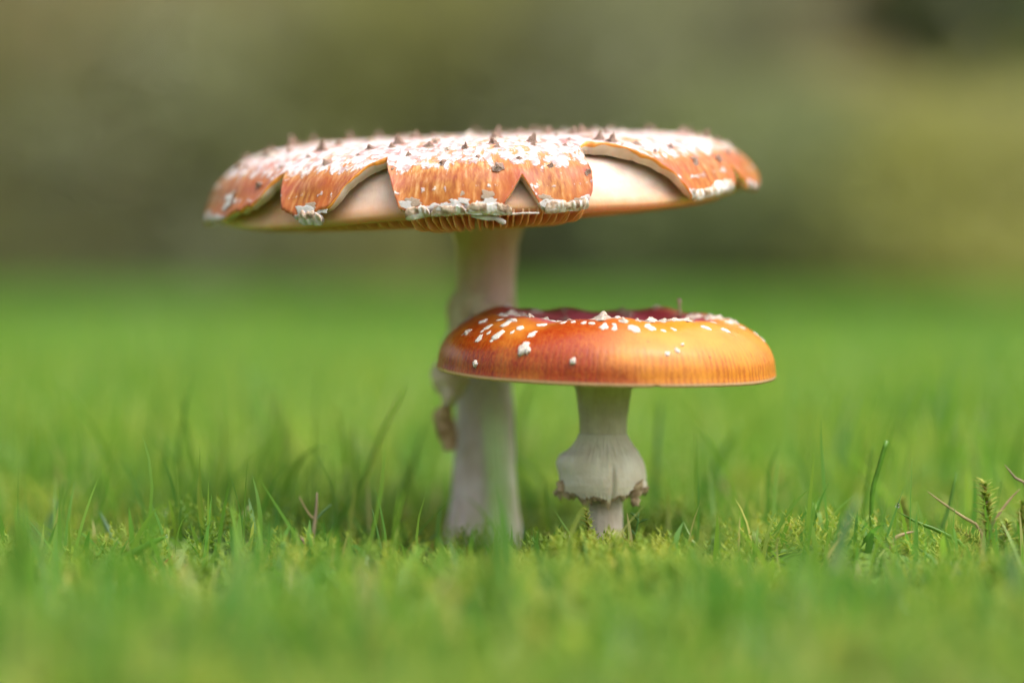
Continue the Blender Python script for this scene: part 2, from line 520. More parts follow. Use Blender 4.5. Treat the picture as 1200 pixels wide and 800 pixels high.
for px, Y, w, h, z0, pal, lab in SHRUBS:
    Y, w, h, z0 = Y * 0.43, w * 0.58, h * 0.48, 0.02
    woody('shrub', 'shrub', lab, GS, (px - 600) / FPX * Y, Y, w, h, z0, pal, 7500, 0.030, 0.016)
TREES = [
 (-650, 24, 5.0, 7.5, .5, 'green', 'tall green blurred tree well left of the view'),
 (-120, 23, 4.6, 7.0, .5, 'green', 'tall green blurred tree behind the left edge shrubs'),
 (250, 23.5, 4.6, 7.4, .5, 'green', 'tall green blurred tree behind the grey green left shrub'),
 (600, 24, 4.4, 7.2, .5, 'olive', 'tall olive blurred tree behind the middle of the large cap'),
 (860, 23.4, 4.0, 7.0, .5, 'grey', 'tall greyish blurred tree behind the brown right shrub'),
 (1140, 21.5, 3.6, 7.0, .4, 'dark', 'dark green blurred tree in the upper right corner'),
 (1500, 23, 4.6, 7.2, .5, 'dark', 'dark green blurred tree beyond the right edge'),
 (1950, 24, 5.0, 7.5, .5, 'green', 'tall green blurred tree well right of the view'),
]
for px, Y, w, h, z0, pal, lab in TREES:
    Y, w, h, z0 = Y * 0.43, w * 0.66, h * 0.52, 0.05
    woody('broadleaf_tree', 'tree', lab, GT, (px - 600) / FPX * Y, Y, w, h, z0, pal, 11000, 0.075, 0.08)

# ------------------------------------------------------------------ cap machinery
def spline_profile(pts, n):
    """Catmull-Rom through (r,z) points, resampled evenly; returns (n,2) and arc length"""
    p = np.array(pts, float)
    p = np.vstack([2 * p[0] - p[1], p, 2 * p[-1] - p[-2]])
    out = []
    for i in range(1, len(p) - 2):
        for t in np.linspace(0, 1, 24, endpoint=False):
            a, b, c, d = p[i - 1], p[i], p[i + 1], p[i + 2]
            out.append(0.5 * ((2 * b) + (-a + c) * t + (2 * a - 5 * b + 4 * c - d) * t * t + (-a + 3 * b - 3 * c + d) * t ** 3))
    out.append(p[-2])
    out = np.array(out)
    out[:, 0] = np.maximum(out[:, 0], 0)
    L = np.concatenate([[0], np.cumsum(np.linalg.norm(np.diff(out, axis=0), axis=1))])
    s = np.linspace(0, L[-1], n)
    return np.stack([np.interp(s, L, out[:, 0]), np.interp(s, L, out[:, 1])], 1), L[-1]

class Cap:
    """surface of revolution with gentle irregularity; phi = 0 faces the camera, grows to the right"""
    def __init__(self, prof, origin, rot, wob, seed, droop=0.0):
        self.droop = droop
        self.prof, self.L = spline_profile(prof, 400)
        self.origin, self.rot = Vector(origin), Euler(rot)
        self.mat = Matrix.Translation(self.origin) @ self.rot.to_matrix().to_4x4()
        self.wob, self.seed = wob, seed
        ph, ss = np.meshgrid(np.radians(np.linspace(-100, 100, 601)), np.linspace(0.02, 1, 240))
        self.gp, self.gs = ph.ravel(), ss.ravel()
        self.gw = self.world(self.pos(self.gp, self.gs))
        nrm = self.normal(self.gp, self.gs) @ np.array(self.rot.to_matrix()).T
        view = np.array(CAM) - self.gw
        view /= np.linalg.norm(view, axis=1)[:, None]
        self.facing = (nrm * view).sum(1) > 0.01
        self.gx, self.gy = project(self.gw)
    def pos(self, phi, s):
        s = np.clip(s, 0, 1)
        r = np.interp(s, np.linspace(0, 1, 400), self.prof[:, 0])
        z = np.interp(s, np.linspace(0, 1, 400), self.prof[:, 1])
        k = self.wob * (np.sin(2 * phi + self.seed) * 0.5 + np.sin(3 * phi + 2.1 * self.seed) * 0.35 + np.sin(5 * phi + self.seed * 3) * 0.2)
        k2 = self.wob * (np.sin(4 * phi + 1.7 * self.seed) * 0.4 + np.sin(7 * phi + self.seed) * 0.25)
        r = r * (1 + k * 0.25 * s ** 2)
        z = z + self.prof[:, 1].max() * k2 * s ** 3 + 0.0006 * np.sin(11 * phi + 9 * s) * s ** 2 * (self.wob > 0.01) + self.droop * np.sin(phi) * s ** 4 + (0.0 if self.droop else 1.0) * np.exp(-((s - 0.56) / 0.13) ** 2) * (0.0006 * np.sin(3 * phi + 0.8) + 0.0004 * np.sin(7 * phi + 2.0) + 0.0003 * np.sin(13 * phi))
        return np.stack([r * np.sin(phi), -r * np.cos(phi), z], -1)
    def normal(self, phi, s):
        e = 1e-3
        dp = self.pos(phi + e, s) - self.pos(phi - e, s)
        ds = self.pos(phi, np.minimum(s + e, 1)) - self.pos(phi, np.maximum(s - e, 0))
        n = np.cross(ds, dp)
        ln = np.linalg.norm(n, axis=-1, keepdims=True)
        n = n / np.maximum(ln, 1e-12)
        n[ln[..., 0] < 1e-10] = (0, 0, 1)
        return n
    def world(self, p):
        return p @ np.array(self.mat.to_3x3()).T + np.array(self.origin)
    def find(self, px, py, sign=None):
        d = (self.gx - px) ** 2 + (self.gy - py) ** 2 + np.where(self.facing, 0, 25)
        i = int(np.argmin(d))
        return self.gp[i], self.gs[i]

def build_skin(name, cap, phis, smax, th, curl, rim_tuck, mats, parent, rows=70, pillow=0.0):
    """closed skin: outer sheet, inner sheet, cut edge; carries s / dir / edge attributes"""
    n = len(phis)
    t = np.linspace(0, 1, rows) ** 0.85
    PH = np.repeat(phis[:, None], rows, 1)
    SS = smax[:, None] * t[None, :]
    pos = cap.pos(PH, SS)
    nor = cap.normal(PH, SS)
    # distance to torn edges
    R = cap.prof[:, 0].max()
    bx, by = phis * R, smax * cap.L
    torn = np.zeros(n, bool)
    torn = smax < 0.985
    tb = np.stack([bx[torn], by[torn]], 1) if torn.any() else None
    D = np.full(PH.shape, 1.0)
    if tb is not None:
        A = np.stack([PH * R, SS * cap.L], -1)
        zone = SS > 0.55
        a = A[zone]
        best = np.full(len(a), 1.0)
        for k in range(0, len(tb), 1):
            best = np.minimum(best, np.hypot(a[:, 0] - tb[k, 0], a[:, 1] - tb[k, 1]))
        D[zone] = best
    near = np.clip(1 - D / 0.006, 0, 1)
    lift = curl * near ** 2
    pil = pillow * smooth01(D, 0.0, 0.016) * smooth01(SS, 0.78, 0.93)
    pos = pos + nor * (lift + pil)[..., None]
    tn_ = 1 + 0.12 * np.sin(PH * 17 + 1) * np.sin(PH * 41)
    thick = tn_ * th[0] + (th[1] - th[0]) * smooth01(SS, 0.80, 1.0) + (D < 0.006) * th[2] * near
    inner = pos - nor * thick[..., None]
    v = np.concatenate([pos.reshape(-1, 3), inner.reshape(-1, 3)])
    N = n * rows
    idx = np.arange(N).reshape(n, rows)
    f, mi = [], []
    nxt = np.roll(idx, -1, 0)
    q = np.stack([idx[:, :-1], nxt[:, :-1], nxt[:, 1:], idx[:, 1:]], -1).reshape(-1, 4)
    f += list(map(tuple, q[:, ::-1])); mi += [0] * len(q)
    f += list(map(tuple, q + N)); mi += [1] * len(q)
    # cut edge: a thin amber line under the skin, pale flesh below it
    frac = 0.30 + 0.10 * np.sin(phis * 31) + 0.08 * np.sin(phis * 83)
    mid = pos[:, -1] * (1 - frac[:, None]) + inner[:, -1] * frac[:, None]
    v = np.concatenate([v, mid])
    md = 2 * N + np.arange(n); mdn = np.roll(md, -1)
    e = np.stack([idx[:, -1], nxt[:, -1], mdn, md], -1)
    f += list(map(tuple, e[:, ::-1])); mi += [len(mats) - 1] * len(e)
    e = np.stack([md, mdn, nxt[:, -1] + N, idx[:, -1] + N], -1)
    f += list(map(tuple, e[:, ::-1])); mi += [1] * len(e)
    o = mesh(name, v, f, mats, parent, cap.origin - (parent.location if parent else Vector()), cap.rot, midx=mi)
    sv = np.concatenate([SS.ravel()] * 2 + [smax])
    dv = np.stack([np.sin(PH), np.cos(PH), SS * 0.35], -1).reshape(-1, 3)
    attr(o, 's', sv)
    attr(o, 'dir', np.concatenate([dv, dv, dv.reshape(n, rows, 3)[:, -1]]), 'FLOAT_VECTOR')
    attr(o, 'edge', np.concatenate([np.clip(1 - D / 0.0035, 0, 1).ravel()] * 2 + [np.ones(n)]))
    return o

def lathe(name, prof, n, mat, parent, loc, rot=(0, 0, 0), wob=None, center=None, close=True):
    """prof: (r,z) list; wob(phi,r,z)->(dr,dz); center(z)->(x,y)"""
    prof = np.array(prof, float)
    ph = np.linspace(0, 2 * np.pi, n, endpoint=False)
    v = []
    for r, z in prof:
        for p in ph:
            dr, dz = wob(p, r, z) if wob else (0, 0)
            cx, cy = center(z) if center else (0, 0)
            v.append((cx + (r + dr) * math.sin(p), cy - (r + dr) * math.cos(p), z + dz))
    m = len(prof)
    f = []
    for i in range(m - 1):
        for k in range(n):
            f.append((i * n + k, i * n + (k + 1) % n, (i + 1) * n + (k + 1) % n, (i + 1) * n + k))
    if close:
        f.append(tuple(range(n - 1, -1, -1)))
        f.append(tuple(range((m - 1) * n, m * n)))
    o = mesh(name, v, f, mat, parent, loc, rot)
    d = np.array(v); rr = np.maximum(np.hypot(d[:, 0], d[:, 1]), 1e-6)
    attr(o, 'dir', np.stack([d[:, 0] / rr, d[:, 1] / rr, d[:, 2] * 5], 1), 'FLOAT_VECTOR')
    return o

# wart meshes (shared data) ------------------------------------------------
def wart_pyramid(name, h, mats, seed, n=11):
    rd = random.Random(seed)
    prof = [(1.15, -0.12), (1.10, 0.05), (0.84, 0.14), (0.80, 0.22), (0.62, 0.34), (0.60, 0.46), (0.38, 0.62), (0.34, 0.80), (0.14, 1.0)]
    lobes = [1 + rd.uniform(-.5, .4) for _ in range(n)]
    tx, ty = rd.uniform(-.5, .5), rd.uniform(-.5, .5)
    v, f, mi = [], [], []
    for i, (r, z) in enumerate(prof):
        for k in range(n):
            a = 2 * math.pi * k / n
            rr = r * (1 + (lobes[k] - 1) * (1.0 if r > .4 else .5) + rd.uniform(-.13, .13))
            v.append((rr * math.cos(a) + tx * max(z, 0), rr * math.sin(a) + ty * max(z, 0), (z + rd.uniform(-.09, .09) + 0.14 * math.sin(2 * a + seed) * (z > .1)) * h))
    for i in range(len(prof) - 1):
        for k in range(n):
            f.append((i * n + k, i * n + (k + 1) % n, (i + 1) * n + (k + 1) % n, (i + 1) * n + k)); mi.append(1 if i < 1 else 0)
    f.append(tuple(range((len(prof) - 1) * n, len(prof) * n))); mi.append(0)
    return mesh_data(name, v, f, mats, False, mi)

def wart_fleck(name, h, mat, seed, n=14, el=1.0):
    rd = random.Random(seed)
    ang = [2 * math.pi * k / n for k in range(n)]
    rim = [(0.7 + 0.5 * mn.noise(Vector((math.cos(a) * 1.6, math.sin(a) * 1.6, seed * 3.7)))) * rd.uniform(.85, 1.15) for a in ang]
    v, f = [], []
    for r, z in ((1.0, -0.15), (0.96, 0.35), (0.8, 0.8), (0.45, 1.0), (0.12, 0.95)):
        for k, a in enumerate(ang):
            v.append((math.cos(a) * rim[k] * r * el, math.sin(a) * rim[k] * r, (z + rd.uniform(-.22, .22) * (z > 0.3)) * h))
    for i in range(4):
        for k in range(n):
            f.append((i * n + k, i * n + (k + 1) % n, (i + 1) * n + (k + 1) % n, (i + 1) * n + k))
    f.append(tuple(range(4 * n, 5 * n)))
    return mesh_data(name, v, f, mat, True)

W_SPIKE = [wart_pyramid('wart', 1.5, [M_WART, M_WARTBASE], s) for s in (1, 2, 3, 41, 42)]
W_PYR = [wart_pyramid('wart', 1.0, [M_WART, M_WARTBASE], s) for s in (4, 5, 6, 43, 44, 45)]
W_PALE = [wart_pyramid('wart', 0.58, [M_PALE, M_PALE], s) for s in (7, 8, 9, 46, 47)]
W_FLECK = [wart_fleck('wart', 0.20, M_WHITE, s, el=e) for s, e in ((11, 1.0), (12, 1.5), (13, 1.9), (14, 1.2))]
W_COTTON = [wart_fleck('wart', 0.65, M_WHITE, s, el=e) for s, e in ((21, 1.0), (22, 1.35))]
W_CRUST = [wart_fleck('wart', 0.30, M_CRUST, s, el=1.6) for s in (31, 32)]

def put_wart(cap, capobj, phi, s, me, size, spin=None, sink=0.0, zs=(0.5, 1.1)):
    p = cap.pos(np.array([phi]), np.array([s]))[0]
    nr = Vector(cap.normal(np.array([phi]), np.array([s]))[0])
    p = np.array(p) + np.array(nr) * (0.0009 * float(smooth01(np.array(s), 0.80, 0.92)) if cap.droop else 0.0)
    o = bpy.data.objects.new('wart', me)
    mer = Vector(cap.pos(np.array([phi]), np.array([min(s + .01, 1)]))[0] - cap.pos(np.array([phi]), np.array([s - .01]))[0]).normalized()
    x = mer; y = nr.cross(x).normalized(); x = y.cross(nr)
    m = Matrix((x, y, nr)).transposed().to_4x4()
    o.matrix_local = Matrix.Translation(Vector(p) - nr * sink) @ m @ Matrix.Rotation(random.uniform(0, 6.28) if spin is None else spin, 4, 'Z')
    o.scale = (size * random.uniform(.85, 1.15), size * random.uniform(.85, 1.15), size * random.uniform(*zs))
    return link(o, capobj)

# ------------------------------------------------------------------ LARGE MUSHROOM
big = empty('mushroom', STEM_B, 'tall mushroom with wide split white-flecked orange cap', 'mushroom')
CB = P(564, 235, 0.700)
BIG = Cap([(0, .0176), (.020, .0176), (.037, .0173), (.054, .0160), (.0645, .0133), (.0700, .0092), (.0735, .0040), (.0750, 0.0), (.0742, -.0014)],
          CB, (math.radians(3.0), math.radians(-1.9), 0), 0.026, 1.3, 0.0026)

EDGE = [(243, 264), (262, 262), (280, 252), (296, 246), (306, 237), (318, 222), (329, 211), (338, 206), (334, 212), (334, 250), (350, 256),
        (372, 254), (387, 246), (396, 236), (404, 226), (418, 210), (436, 196), (456, 189), (455, 196), (460, 222), (470, 249), (486, 251), (530, 252), (576, 250),
        (588, 245), (600, 226), (611, 207), (622, 224), (634, 244), (660, 248), (684, 245), (693, 225), (692, 203), (684, 188), (673, 176), (690, 171), (715, 173),
        (742, 182), (768, 193), (788, 208), (800, 222), (808, 234), (828, 240), (846, 241), (855, 232), (857, 219), (852, 196), (862, 205), (870, 226), (885, 222)]
ep = [BIG.find(x, y) for x, y in EDGE]
E = []
last = -9
for k, (p, s) in enumerate(ep):
    p = max(p, last + math.radians(0.12))
    last = p
    E.append((p, s))
E = np.array(E)
# the sheet reaches the rim where the photo shows the rim
phis = np.linspace(-math.pi, math.pi, 1100, endpoint=False)
def big_smax(phi):
    s = np.interp(phi, E[:, 0], E[:, 1], left=1, right=1)
    for c0, w, d in ((-2.05, .05, .16), (-2.55, .03, .10), (2.0, .04, .14), (2.5, .06, .2), (3.0, .03, .1)):   # tears round the back
        s = np.minimum(s, 1 - d * np.clip(1 - np.abs(phi - c0) / w, 0, 1))
    return s
rag = np.array([mn.noise(Vector((math.sin(p) * 22, math.cos(p) * 22, 4.0))) * 0.008 + mn.noise(Vector((math.sin(p) * 70, math.cos(p) * 70, 1.0))) * 0.005 for p in phis])
smax = np.clip(big_smax(phis) + rag - 0.004, 0.3, 1.0)
bigcap = build_skin('cap', BIG, phis, smax, (0.0020, 0.0009, 0.0014), 0.0012, 0, [M_BIGSKIN, M_FLESH, M_AMBER], big, pillow=0.0013)
bigcap['label'] = 'orange cap skin split into lobes, crusted white on top'

# gill layer under the skin
def wob_g(p, r, z):
    k = max(0, (r - 0.05) / 0.02)
    return (0.0011 * math.sin(3 * p + 1) * k + 0.0005 * math.sin(11 * p) * k, 0.0008 * math.sin(4 * p + 2) * k + 0.0026 * math.sin(p) * (r / 0.0745) ** 4)
gp_, _ = spline_profile([(.004, .010), (.030, .0140), (.050, .0130), (.057, .0123), (.0632, .0098), (.0666, .0062), (.0690, .0024), (.0708, -.0002), (.0714, -.0014),
                         (.0690, -.0026), (.060, -.0030), (.045, -.0032), (.028, -.0028), (.006, -.0022)], 60)
gl = lathe('gill_layer', gp_, 220, M_GILLBODY, big, CB - STEM_B, BIG.rot, wob_g)
NG = 250
LOBE = (BIG.find(472, 246)[0], BIG.find(692, 242)[0])
gm = []
for var in range(5):
    v, f = [], []
    outer = (0.0700, 0.0685, 0.064, 0.0733, 0.0726)[var]
    inner = (0.014, 0.030, 0.046, 0.014, 0.046)[var]
    m = 9
    for k in range(m):
        u = k / (m - 1)
        r = inner + (outer - inner) * u
        lowz = -0.0030 - (0.0016 if var > 2 else 0) * min(1, u * 1.5) - 0.0024 * math.sin(math.pi * min(1, max(0, (r - 0.010) / 0.062)) ** 0.9) + (0.0022 * max(0, (u - 0.8) / 0.2) ** 2)
        topz = -0.0010
        w = 0.00022
        sway = 0.0004 * math.sin(7 * u + var)
        v += [(-w + sway, -r, topz), (w + sway, -r, topz), (w * .6 + sway, -r, lowz), (-w * .6 + sway, -r, lowz)]
    for k in range(m - 1):
        for q in range(4):
            f.append((k * 4 + q, k * 4 + (q + 1) % 4, k * 4 + 4 + (q + 1) % 4, k * 4 + 4 + q))
    f += [(3, 2, 1, 0), tuple(range((m - 1) * 4, m * 4))]
    gm.append(mesh_data('gill', v, f, M_GILL, False))
for k in range(NG):
    az = (2 * math.pi * (k + random.uniform(-.22, .22)) / NG + math.pi) % (2 * math.pi) - math.pi
    lobe = LOBE[0] < az < LOBE[1]                     # under the front lobe the gills reach the margin
    o = bpy.data.objects.new('gill', gm[(3, 4, 3, 4)[k % 4] if lobe else (0, 2, 1, 2)[k % 4]])
    o.rotation_euler = (-0.030 * math.sin(az), 0, az)
    link(o, gl)

# stem of the large mushroom
def px2(y, Y):                     # height above the foot
    return P(600, y, Y).z
YB = 0.700
kB = YB / FPX
rows = [(272, 40), (285, 36.5), (305, 34.5), (330, 34), (350, 35), (372, 33), (400, 31), (440, 31), (480, 33), (520, 35), (560, 37), (590, 39), (610, 42), (630, 46), (645, 50), (665, 50), (690, 38)]
cxB = lambda py: 568 + (py - 440) * -0.012
prof = [(w * kB, px2(y, YB) - STEM_B.z) for y, w in rows][::-1]
pr_, _ = spline_profile([(r, z) for r, z in prof], 70)
prng = [(.012 * .9, prof[-1][1] + 0.004)]
def wob_st(p, r, z):
    q = Vector((math.sin(p) * 2.2, math.cos(p) * 2.2, z * 70))
    return (mn.noise(q) * 0.0005 + mn.noise(q * 3.1) * 0.0003, 0)
pr2 = [tuple(x) for x in pr_] + prng
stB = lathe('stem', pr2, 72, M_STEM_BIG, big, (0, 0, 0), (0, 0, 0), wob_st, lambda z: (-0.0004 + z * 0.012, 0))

# torn ring of the large mushroom (mostly behind the small cap)
def ring_skirt(name, parent, loc, top, heights, nphi, mats, edgefn, prof_fn, th=0.0006, edge_rows=3):
    """skirt: prof_fn(u, phi)->(r, z) for u in 0..1, edgefn gives ragged jitter; double-walled"""
    R_ = heights
    ph = np.linspace(0, 2 * np.pi, nphi, endpoint=False)
    out, inn = [], []
    for i in range(R_):
        u = i / (R_ - 1)
        for p in ph:
            r, z = prof_fn(u, p)
            jr, jz = edgefn(u, p)
            out.append(((r + jr) * math.sin(p), -(r + jr) * math.cos(p), z + jz))
            inn.append(((r + jr - th) * math.sin(p), -(r + jr - th) * math.cos(p), z + jz + th * .2))
    v = out + inn
    N = len(out)
    f, mi = [], []
    for i in range(R_ - 1):
        for k in range(nphi):
            a, b = i * nphi + k, i * nphi + (k + 1) % nphi
            m_ = 1 if i >= R_ - 1 - edge_rows else 0
            f.append((a, a + nphi, b + nphi, b)); mi.append(m_)
            f.append((N + a, N + b, N + b + nphi, N + a + nphi)); mi.append(m_)
    i = R_ - 1
    for k in range(nphi):
        a, b = i * nphi + k, i * nphi + (k + 1) % nphi
        f.append((a, N + a, N + b, b)); mi.append(1)
    return mesh(name, v, f, mats, parent, loc, midx=mi)

zr0, zr1 = px2(342, YB) - STEM_B.z, px2(440, YB) - STEM_B.z
def pfB(u, p):
    left = max(0, math.cos(p + math.pi / 2 + 0.1)) ** 2.0     # phi=-90 deg is the left side
    r = (33.5 + 3 * math.sin(min(1, u * 3) * math.pi / 2) + left * (11 * u ** 0.6 + 8 * math.sin(u * 9) * 0.4 + 6 * u)) * kB
    ext = 0.30 + 0.72 * left + 0.05 * math.sin(5 * p)
    return r, zr0 + (zr1 - zr0) * u * ext
def efB(u, p):
    q = Vector((math.sin(p) * 3, math.cos(p) * 3, u * 4))
    return (mn.noise(q) * 0.0016 * u, mn.noise(q * 2.3 + Vector((5, 0, 0))) * 0.005 * u ** 3)
ring_skirt('ring', big, (0, 0, 0), 0, 16, 120, [M_RINGBROWN, M_RINGBROWN], efB, pfB, 0.0007)

def rolled_strip(name, pts, w, mat, parent, base, seed=0):
    """a dried rolled strip of tissue hanging along the points"""
    n = 12
    v, f = [], []
    for i, p in enumerate(pts):
        d = (pts[min(i + 1, len(pts) - 1)] - pts[max(i - 1, 0)]).normalized()
        q = d.to_track_quat('Z', 'Y')
        for k in range(n):
            a = -0.2 + 5.4 * k / (n - 1)
            rr = w[i] * (1.0 - 0.05 * k) * (1 + 0.25 * mn.noise(Vector((k * .5, i * .7, seed))))
            v.append(p - base + q @ Vector((math.cos(a) * rr, math.sin(a) * rr, 0)))
    for i in range(len(pts) - 1):
        for k in range(n - 1):
            f.append((i * n + k, i * n + k + 1, (i + 1) * n + k + 1, (i + 1) * n + k))
    o = mesh(name, v, f, mat, parent)
    md = o.modifiers.new('thick', 'SOLIDIFY'); md.thickness = 0.0004
    return o
YR = 0.694
# RINGFLAPS

# warts on the large cap
front = [(377, 176, 0, 2.3), (383, 191, 0, 2.0), (305, 218, 1, 1.6), (313, 183, 0, 1.7), (289, 197, 0, 1.5), (262, 222, 0, 1.3), (435, 174, 1, 2.0), (458, 173, 1, 1.8),
         (503, 172, 1, 2.2), (546, 174, 0, 1.6), (520, 191, 1, 1.8), (460, 201, 1, 1.5), (584, 197, 1, 2.2), (645, 196, 1, 1.6), (689, 204, 1, 1.5), (583, 172, 1, 1.7),
         (625, 170, 1, 1.6), (664, 171, 1, 1.4), (746, 168, 1, 1.5), (786, 172, 1, 1.8), (814, 191, 1, 2.0), (840, 187, 1, 1.4), (851, 180, 0, 1.3), (877, 217, 1, 1.2),
         (397, 170, 0, 1.5), (340, 178, 0, 1.7), (478, 182, 1, 1.2), (560, 184, 1, 1.1), (610, 186, 1, 1.1), (420, 182, 1, 1.1), (330, 196, 1, 1.1), (728, 172, 1, 1.1), (768, 178, 1, 1.1)]
for px, py, kind, sz in front:
    p, s = BIG.find(px, py)
    put_wart(BIG, bigcap, p, s, random.choice((W_SPIKE, W_PYR)[kind]), sz * 0.00066)
for k in range(210):
    p = random.uniform(-math.pi, math.pi)
    s = math.sqrt(random.uniform(0.02, 0.80))
    if abs(p) < 1.3 and s > 0.74:
        continue
    put_wart(BIG, bigcap, p, s, random.choice(random.choice((W_SPIKE, W_PYR, W_PALE, W_CRUST))), random.uniform(0.0006, 0.0017), zs=(0.7, 1.35))

# veil remnants along the margin
def veil_patch(cap, capobj, pa, pb, s0, s1, th, mats, seed, name='veil_remnant', up=0.5):
    na, nb = 34, 9
    kk = abs(pb - pa) * 75
    v, f, mi = [], [], []
    P_, S_ = [], []
    for i in range(na):
        u = i / (na - 1)
        end = min(1, min(u, 1 - u) * 7) ** 0.5
        jag = mn.noise(Vector((u * kk * .5, seed, 0.3))) * 0.5 + mn.noise(Vector((u * kk * 1.4, seed, 2.3))) * 0.25
        for j in range(nb):
            w = j / (nb - 1)
            mid = s0 + (s1 - s0) * 0.6
            top = mid + (s0 - mid) * (1 + jag) * end
            bot = mid + (s1 - mid) * (1 + jag * 0.3) * end
            P_.append(pa + (pb - pa) * u); S_.append(top + (bot - top) * w)
    P_ = np.array(P_); S_ = np.array(S_)
    base = cap.pos(P_, S_) + cap.normal(P_, np.minimum(S_, .999)) * 0.0010
    over = np.maximum(S_ - 1.0, 0) * cap.L
    nr = cap.normal(P_, np.minimum(S_, 0.999))
    base[:, 2] -= over
    hh = []
    for i in range(na):
        u = i / (na - 1)
        for j in range(nb):
            w = j / (nb - 1)
            b = math.sin(math.pi * min(1, max(0, u))) ** 0.35 * math.sin(math.pi * (0.08 + 0.86 * w)) ** 0.6
            hh.append(th * 0.50 * b * (0.20 + 1.3 * mn.noise(Vector((u * kk * .55, w * 2.2, seed * 1.7))) + 0.7 * mn.noise(Vector((u * kk * 1.3, w * 5, seed)))) )
    hh = np.array(hh)
    top = base + nr * (hh + 0.0002)[:, None]
    bot = base - nr * 0.0010
    v = np.concatenate([top, bot])
    N = na * nb
    for i in range(na - 1):
        for j in range(nb - 1):
            a = i * nb + j
            f.append((a, a + nb, a + nb + 1, a + 1)); mi.append(1 if j < 4 and mn.noise(Vector((i * .22, seed * 2.2, 0))) > -0.18 else 0)
            f.append((N + a, N + a + 1, N + a + nb + 1, N + a + nb)); mi.append(0)
    for i in range(na - 1):
        for j in (0, nb - 1):
            a = i * nb + j
            q = (a, N + a, N + a + nb, a + nb)
            f.append(q if j == 0 else q[::-1]); mi.append(0)
    for j in range(nb - 1):
        for i in (0, na - 1):
            a = i * nb + j
            q = (a, a + 1, N + a + 1, N + a)
            f.append(q if i == 0 else q[::-1]); mi.append(0)
    return mesh(name, v, f, mats, capobj, midx=mi)
VM = [M_VEILRIM, M_CRUST]
def phi_at(px, py, cap=BIG):
    return cap.find(px, py)[0]
for x0, x1, ya, s0, s1, th, sd in ((352, 380, 250, .972, 1.0, .0013, 1.1), (476, 504, 248, .975, 1.0, .0010, 2.6), (504, 548, 249, .980, 1.001, .0009, 3.3), (546, 600, 248, .974, 1.001, .0011, 4.2),
                                   (636, 662, 246, .972, 1.0, .0010, 5.9), (660, 688, 244, .974, 1.0, .0010, 6.4), (809, 832, 236, .974, 1.0, .0009, 7.7), (828, 854, 236, .965, 1.0, .0012, 8.5)):
    veil_patch(BIG, bigcap, phi_at(x0, ya), phi_at(x1, ya), s0, s1, th, VM, sd)
W_SCAB = [wart_fleck('veil_remnant', 0.07, M_CRUST, sd, 16, 1.9) for sd in (61, 62, 63)]
W_FROST = [wart_fleck('veil_remnant', 0.06, M_VEILRIM, sd, 18, 2.0) for sd in (64, 65, 66)]
for px, py, k, sz in ((366, 243, 0, 1.9), (362, 249, 1, 2.3), (378, 248, 1, 1.5), (486, 238, 0, 2.1), (480, 243, 1, 2.0), (536, 229, 0, 1.5), (540, 236, 1, 1.7), (570, 229, 0, 1.9), (572, 239, 1, 2.4), (556, 243, 1, 1.6),
                      (520, 243, 1, 1.6), (639, 233, 0, 1.8), (645, 239, 1, 2.2), (677, 237, 0, 1.9), (680, 241, 1, 1.8), (813, 226, 0, 1.3), (818, 232, 1, 1.8), (838, 229, 0, 1.2), (842, 233, 1, 2.0), (833, 236, 1, 1.4), (272, 234, 1, 2.2), (269, 242, 1, 1.9), (276, 227, 0, 1.3), (250, 252, 1, 1.5), (880, 217, 1, 1.4)):
    p, s = BIG.find(px, py)
    put_wart(BIG, bigcap, p, s, random.choice((W_SCAB, W_FROST)[k]), sz * 0.0008, spin=math.pi / 2 + random.uniform(-.3, .3)).name = 'veil_remnant'
# thread of veil under the front lobe
def strip(name, pts, w, mat, parent, base, th=0.0004):
    n = len(pts)
    v, f = [], []
    for i, p in enumerate(pts):
        for dy, dz in ((-th, -w[i]), (th, -w[i]), (th, w[i]), (-th, w[i])):
            v.append(p - base + Vector((0, dy, dz + 0.0002 * mn.noise(p * 900))))
    for i in range(n - 1):
        for q in range(4):
            f.append((i * 4 + q, i * 4 + (q + 1) % 4, i * 4 + 4 + (q + 1) % 4, i * 4 + 4 + q))
    f += [(3, 2, 1, 0), tuple(range((n - 1) * 4, n * 4))]
    return mesh(name, v, f, mat, parent)
yv = 0.6262
strip('veil_remnant', [P(x, y, yv) for x, y in ((552, 253), (570, 255), (580, 256), (588, 259), (593, 260))], [.0003, .0007, .0006, .0008, .0004], M_VEILRIM, big, STEM_B)
strip('veil_remnant', [P(x, y, yv) for x, y in ((575, 252), (598, 251), (615, 250), (632, 250))], [.0002, .00025, .0002, .0002], M_VEILRIM, big, STEM_B, .0002)

# ------------------------------------------------------------------ SMALL MUSHROOM
small = empty('mushroom', STEM_S, 'short mushroom with glossy red-orange cap and ragged stem ring', 'mushroom')
CS = P(710, 434, 0.655)
SML = Cap([(0, .0088), (.009, .0094), (.017, .0118), (.0235, .0139), (.0285, .0141), (.0350, .0122), (.0402, .0085), (.0425, .0048), (.0432, .0010), (.0434, .0002), (.0430, -.0008)],
          CS, (math.radians(2.2), math.radians(1.5), 0), 0.0099, 4.1)
phs = np.linspace(-math.pi, math.pi, 420, endpoint=False)
nick = phi_at(770, 450, SML)
sm = 1 - 0.012 * np.clip(1 - np.abs(phs - nick) / 0.03, 0, 1) - 0.002 * np.array([mn.noise(Vector((math.sin(p) * 30, math.cos(p) * 30, 0))) + .5 for p in phs])
smallcap = build_skin('cap', SML, phs, np.clip(sm, 0, 1), (0.0016, 0.0006, 0), 0.0, 0, [M_SMALLSKIN, M_FLESH], small, rows=90)
def wob_s(p, r, z):
    k = max(0, min(1, (r - 0.008) / 0.02))
    return (0, 0.0005 * k * math.sin(120 * p))
